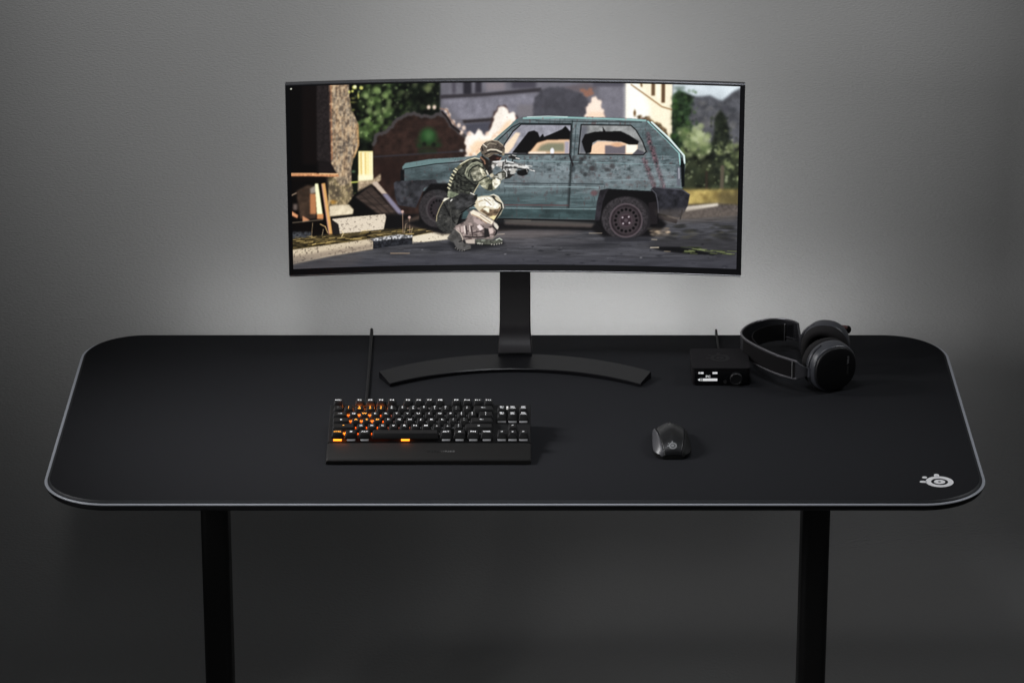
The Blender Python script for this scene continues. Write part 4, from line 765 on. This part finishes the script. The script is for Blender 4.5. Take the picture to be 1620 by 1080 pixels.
# ---------------------------------------------------------------- headset
HO = Vector((.53, .19, ZT))
hs = thing('headset', HO, 'black over-ear headset with steel headband lying on its side beside the small black box', 'headset')
def cup(center, nrm, sx, H, mirror):
    """one ear cup lofted along its outward normal; returns the local frame"""
    n = Vector(nrm).normalized(); up = Vector((0, 0, 1)); up = (up-n*up.dot(n)).normalized(); rt = up.cross(n).normalized()
    c = Vector(center)-HO
    def ring(off, w, h, e=2.2, dz=0, N=48):
        P = []
        for k in range(N):
            a = 2*PI*k/N; ca, sa = math.cos(a), math.sin(a)
            P.append(c+n*off+rt*(w*math.copysign(abs(ca)**(2/e), ca))+up*(h*math.copysign(abs(sa)**(2/e), sa)+dz))
        return P
    w, h = sx, H
    bm = bmesh.new(); loft(bm, [ring(o, w*s, h*s) for o, s in ((-.0075, .965), (-.006, .985), (.000, .99), (.006, .985), (.012, .975), (.0165, .955), (.0190, .925), (.0194, .90))], caps=True)
    sh = meshobj('cup_shell', bm, 'cup', hs, angle=50)
    bm = bmesh.new(); loft(bm, [ring(o, w*s, h*s) for o, s in ((.0186, .905), (.0222, .895), (.0234, .87), (.0240, .82), (.0243, .40))], caps=True)
    pl = meshobj('cup_plate', bm, 'cup_plate', hs, angle=50)
    bm = bmesh.new(); loft(bm, [ring(o, w*s, h*s2) for o, s, s2 in ((-.0078, .93, .93), (-.010, .985, .985), (-.014, 1.0, 1.0), (-.020, .985, .985), (-.0245, .93, .93), (-.0265, .84, .84), (-.0262, .74, .75), (-.0240, .64, .67), (-.019, .58, .63), (-.0085, .55, .60))], caps=False)
    cu = meshobj('ear_cushion', bm, 'cushion', hs, angle=60)
    bm = bmesh.new(); loft(bm, [ring(o, w*s, h*s) for o, s in ((-.0090, .62), (-.0095, .60))]); meshobj('speaker_cloth', bm, 'inner', hs)
    return c, n, up, rt, ring, pl, sh
NC = (.5655, .1255, .7955); NN = (.44, -.88, -.02)
FC = (.5660, .2240, .7945); FN = (.20, .95, .10)
cN = cup(NC, NN, .0465, .0455, 1); cF = cup(FC, FN, .0440, .0470, -1)
# lettering on the near plate, standing vertically along its right edge
c, n, up, rt, ring, pl, _ = cN
rot = Matrix((up*-1, rt*-1*-1, n)).transposed()
def plate_text(s, v0, m):
    bm = bmesh.new(); text_bm(bm, s, .0052, (0, 0, 0), 1.2, .00008)
    ax = -up; ay = n.cross(ax)
    for v in bm.verts: v.co = c+n*.0243+rt*.0232+up*v0+ax*v.co.x+ay*v.co.y
    meshobj('lettering', bm, m, pl, smooth=False)
M['lt3'] = mat('lettering_light', (.30, .30, .31), .4); plate_text('STEEL', .0140, 'lt3'); plate_text('SERIES', -.0045, 'lt1')
# headband: steel bow seen edge-on, with bright rims, a fabric strap inside it
zb = .7915
BP = [(.5060, .1085), (.4930, .1180), (.4720, .1370), (.4480, .1680), (.4270, .2010), (.4155, .2290), (.4140, .2560), (.4250, .2850), (.4440, .3080), (.4680, .3220), (.4930, .3240), (.5120, .3150), (.5210, .3040)]
bow = catmull([(x, y, zb) for x, y in BP], 6)
def strip(path, hz, th, zoff=0., taper=None):
    bm = bmesh.new(); rings = []
    for i, p in enumerate(path):
        t = (path[min(i+1, len(path)-1)]-path[max(i-1, 0)]).normalized(); nn = Vector((t.y, -t.x, 0)).normalized()
        h = hz*(taper(i/(len(path)-1)) if taper else 1); q = p-HO+Vector((0, 0, zoff)); b = min(.0008, th*.4)
        rings.append([q+nn*a+Vector((0, 0, c)) for a, c in ((-th/2, -h+b), (-th/2, h-b), (-th/2+b, h), (th/2-b, h), (th/2, h-b), (th/2, -h+b), (th/2-b, -h), (-th/2+b, -h))])
    loft(bm, rings); return bm
tp = lambda t: 1-.10*abs(2*t-1)**3
meshobj('headband', strip(bow, .0178, .0022, 0, tp), 'steel', hs, angle=40)
for s in (1, -1): meshobj('headband_rim', strip([p+Vector((0, 0, s*.0180*tp(i/(len(bow)-1)))) for i, p in enumerate(bow)], .0021, .0036), 'rim', hs, angle=40)
meshobj('cover_fabric', strip(bow[2:30], .0158, .0032), 'strap', hs)
SP = [(.4960, .1220), (.4800, .1370), (.4580, .1660), (.4420, .2000), (.4340, .2300), (.4350, .2560), (.4460, .2790), (.4640, .2960), (.4860, .3050), (.5000, .3040)]
stp = catmull([(x, y, zb-.001) for x, y in SP], 6)
meshobj('strap', strip(stp, .0160, .0022), 'strap', hs)
for p, q in ((stp[-3], stp[-1]), (bow[4], bow[2])):
    bm = bmesh.new(); d = (p-q).normalized(); nn = Vector((d.y, -d.x, 0)).normalized()
    for sgn in (1,):
        o = p-HO; rings = [[o+d*a+nn*b+Vector((0, 0, hh)) for a, b in ((-.0008, -.0026), (.0008, -.0026), (.0008, .0026), (-.0008, .0026))] for hh in (-.0165, .0165)]
        loft(bm, rings)
    meshobj('buckle', bm, 'buckle', hs, smooth=False)
# yokes: from the bow's ends to the cups
def yoke(p_end, fr, side, ends):
    c, n, up, rt, *_ = fr
    e = Vector(p_end); hinge = c+HO+rt*(-.0435*side)+n*.005; hinge.z = e.z
    path = catmull([e, e*.5+hinge*.5-n*(.004*ends), hinge], 8)
    meshobj('yoke', strip(path, .0176, .0042, 0, lambda t: 1-.62*min(1, t*1.25)**.8), 'steel', hs, angle=40)
    bm = bmesh.new(); hp = hinge-HO; loft(bm, [[hp+rt*(.0052*math.cos(2*PI*k/16))+n*(.0052*math.sin(2*PI*k/16))+Vector((0, 0, h)) for k in range(16)] for h in (-.0085, -.0075, .0075, .0085)])
    meshobj('hinge', bm, 'cup', hs, angle=40)
    bm = bmesh.new(); arcp = [c+n*.002+rt*(-side*.0455*math.cos(a))+up*(.0475*math.sin(a)) for a in [R(-62+124*k/14) for k in range(15)]]
    tube(bm, arcp, [.0018+.0022*math.sin(PI*k/14) for k in range(15)], 8); meshobj('yoke', bm, 'steel', hs, angle=60)
yoke(bow[0], cN, 1, -1); yoke(bow[-1], cF, -1, 1)
# retracted microphone on the far cup
bm = bmesh.new(); mp = Vector((.6118, .292, .8010))-HO; bmesh.ops.create_uvsphere(bm, u_segments=18, v_segments=12, radius=.0062)
for v in bm.verts: v.co = v.co*Vector((1, 1, 1.15)) if False else Vector((v.co.x, v.co.y, v.co.z*1.2))+mp
meshobj('microphone', bm, 'inner', hs)
bm = bmesh.new(); tube(bm, [mp+Vector((-.012, -.004, .006)), mp+Vector((-.006, -.002, .005)), mp+Vector((-.001, 0, .002))], .0042, 12); meshobj('mic_boom', bm, 'mic_red', hs)
# ---------------------------------------------------------------- light
w = bpy.data.worlds.new('World'); SC.world = w; w.use_nodes = True
bg = w.node_tree.nodes['Background']; bg.inputs['Color'].default_value = (.95, .97, 1., 1); bg.inputs['Strength'].default_value = .041
def area(name, loc, target, sx, sy, power, col=(1, 1, 1), spread=180):
    l = bpy.data.lights.new(name, 'AREA'); l.shape = 'RECTANGLE'; l.size = sx; l.size_y = sy; l.energy = power; l.color = col; l.spread = R(spread)
    o = link(bpy.data.objects.new(name, l)); o.location = loc; o.rotation_euler = (Vector(target)-Vector(loc)).to_track_quat('-Z', 'Y').to_euler(); return o
def spot(name, loc, target, cone, power, blend=1., rad=.15, col=(1, 1, 1), scale=(1, 1, 1)):
    l = bpy.data.lights.new(name, 'SPOT'); l.energy = power; l.spot_size = R(cone); l.spot_blend = blend; l.shadow_soft_size = rad; l.color = col
    o = link(bpy.data.objects.new(name, l)); o.location = loc; o.rotation_euler = (Vector(target)-Vector(loc)).to_track_quat('-Z', 'Y').to_euler(); o.scale = scale; return o
area('softbox', (-1.25, .12, 1.75), (-.12, -.22, .75), .26, .42, 2.6, (1, .99, 1.), 58)
area('strip_light', (-1.35, -.95, 1.35), (.25, -.02, .78), .16, .7, .75, (1, .99, 1.), 45)
area('softbox', (1.35, .12, 1.75), (.30, -.35, .75), .35, .5, .9, (.95, .97, 1.), 62)
area('desk_light', (.20, -.20, 2.3), (.14, .04, .75), .36, .2, .8, (.93, .95, 1.), 60)
spot('wall_spot', (-.42, -1.2, 2.9), (-.42, .62, 1.44), 42, 82)
spot('wall_spot', (.40, -1.2, 2.9), (.38, .62, 1.44), 38, 82)
area('wall_glow', (.02, .47, .68), (.02, .62, .78), 1.25, .04, .50)
area('wall_glow', (.14, .46, .68), (.14, .62, .78), .50, .04, .24)
area('monitor_glow', (.05, .345, 1.06), (.05, .62, 1.10), .66, .26, .48)
for u, v, e in ((1.5, 5.15, .014), (2.5, 5.15, .02), (3.5, 5.15, .02), (4.5, 5.15, .012), (1.5, 4.0, .002), (2.5, 4.0, .003), (3.5, 4.0, .003), (1.75, 3.0, .002), (2.75, 3.0, .003), (3.75, 3.0, .003), (1.3, 1.0, .003)):
    pl_ = bpy.data.lights.new('key_backlight', 'POINT'); pl_.energy = e; pl_.color = (1., .22, .03); pl_.shadow_soft_size = .0015
    po = link(bpy.data.objects.new('key_backlight', pl_)); po.location = kpos(u, v, .0062)+KO
spot('fill', (0, -2.2, 1.0), (0, .3, .95), 15, 20)
# ---------------------------------------------------------------- render look
SC.view_settings.view_transform = 'Standard'; SC.view_settings.look = 'None'; SC.view_settings.gamma = 1; SC.view_settings.exposure = 0
SC.view_settings.use_curve_mapping = False
SC.cycles.use_denoising = True; SC.cycles.max_bounces = 6; SC.cycles.sample_clamp_indirect = 4
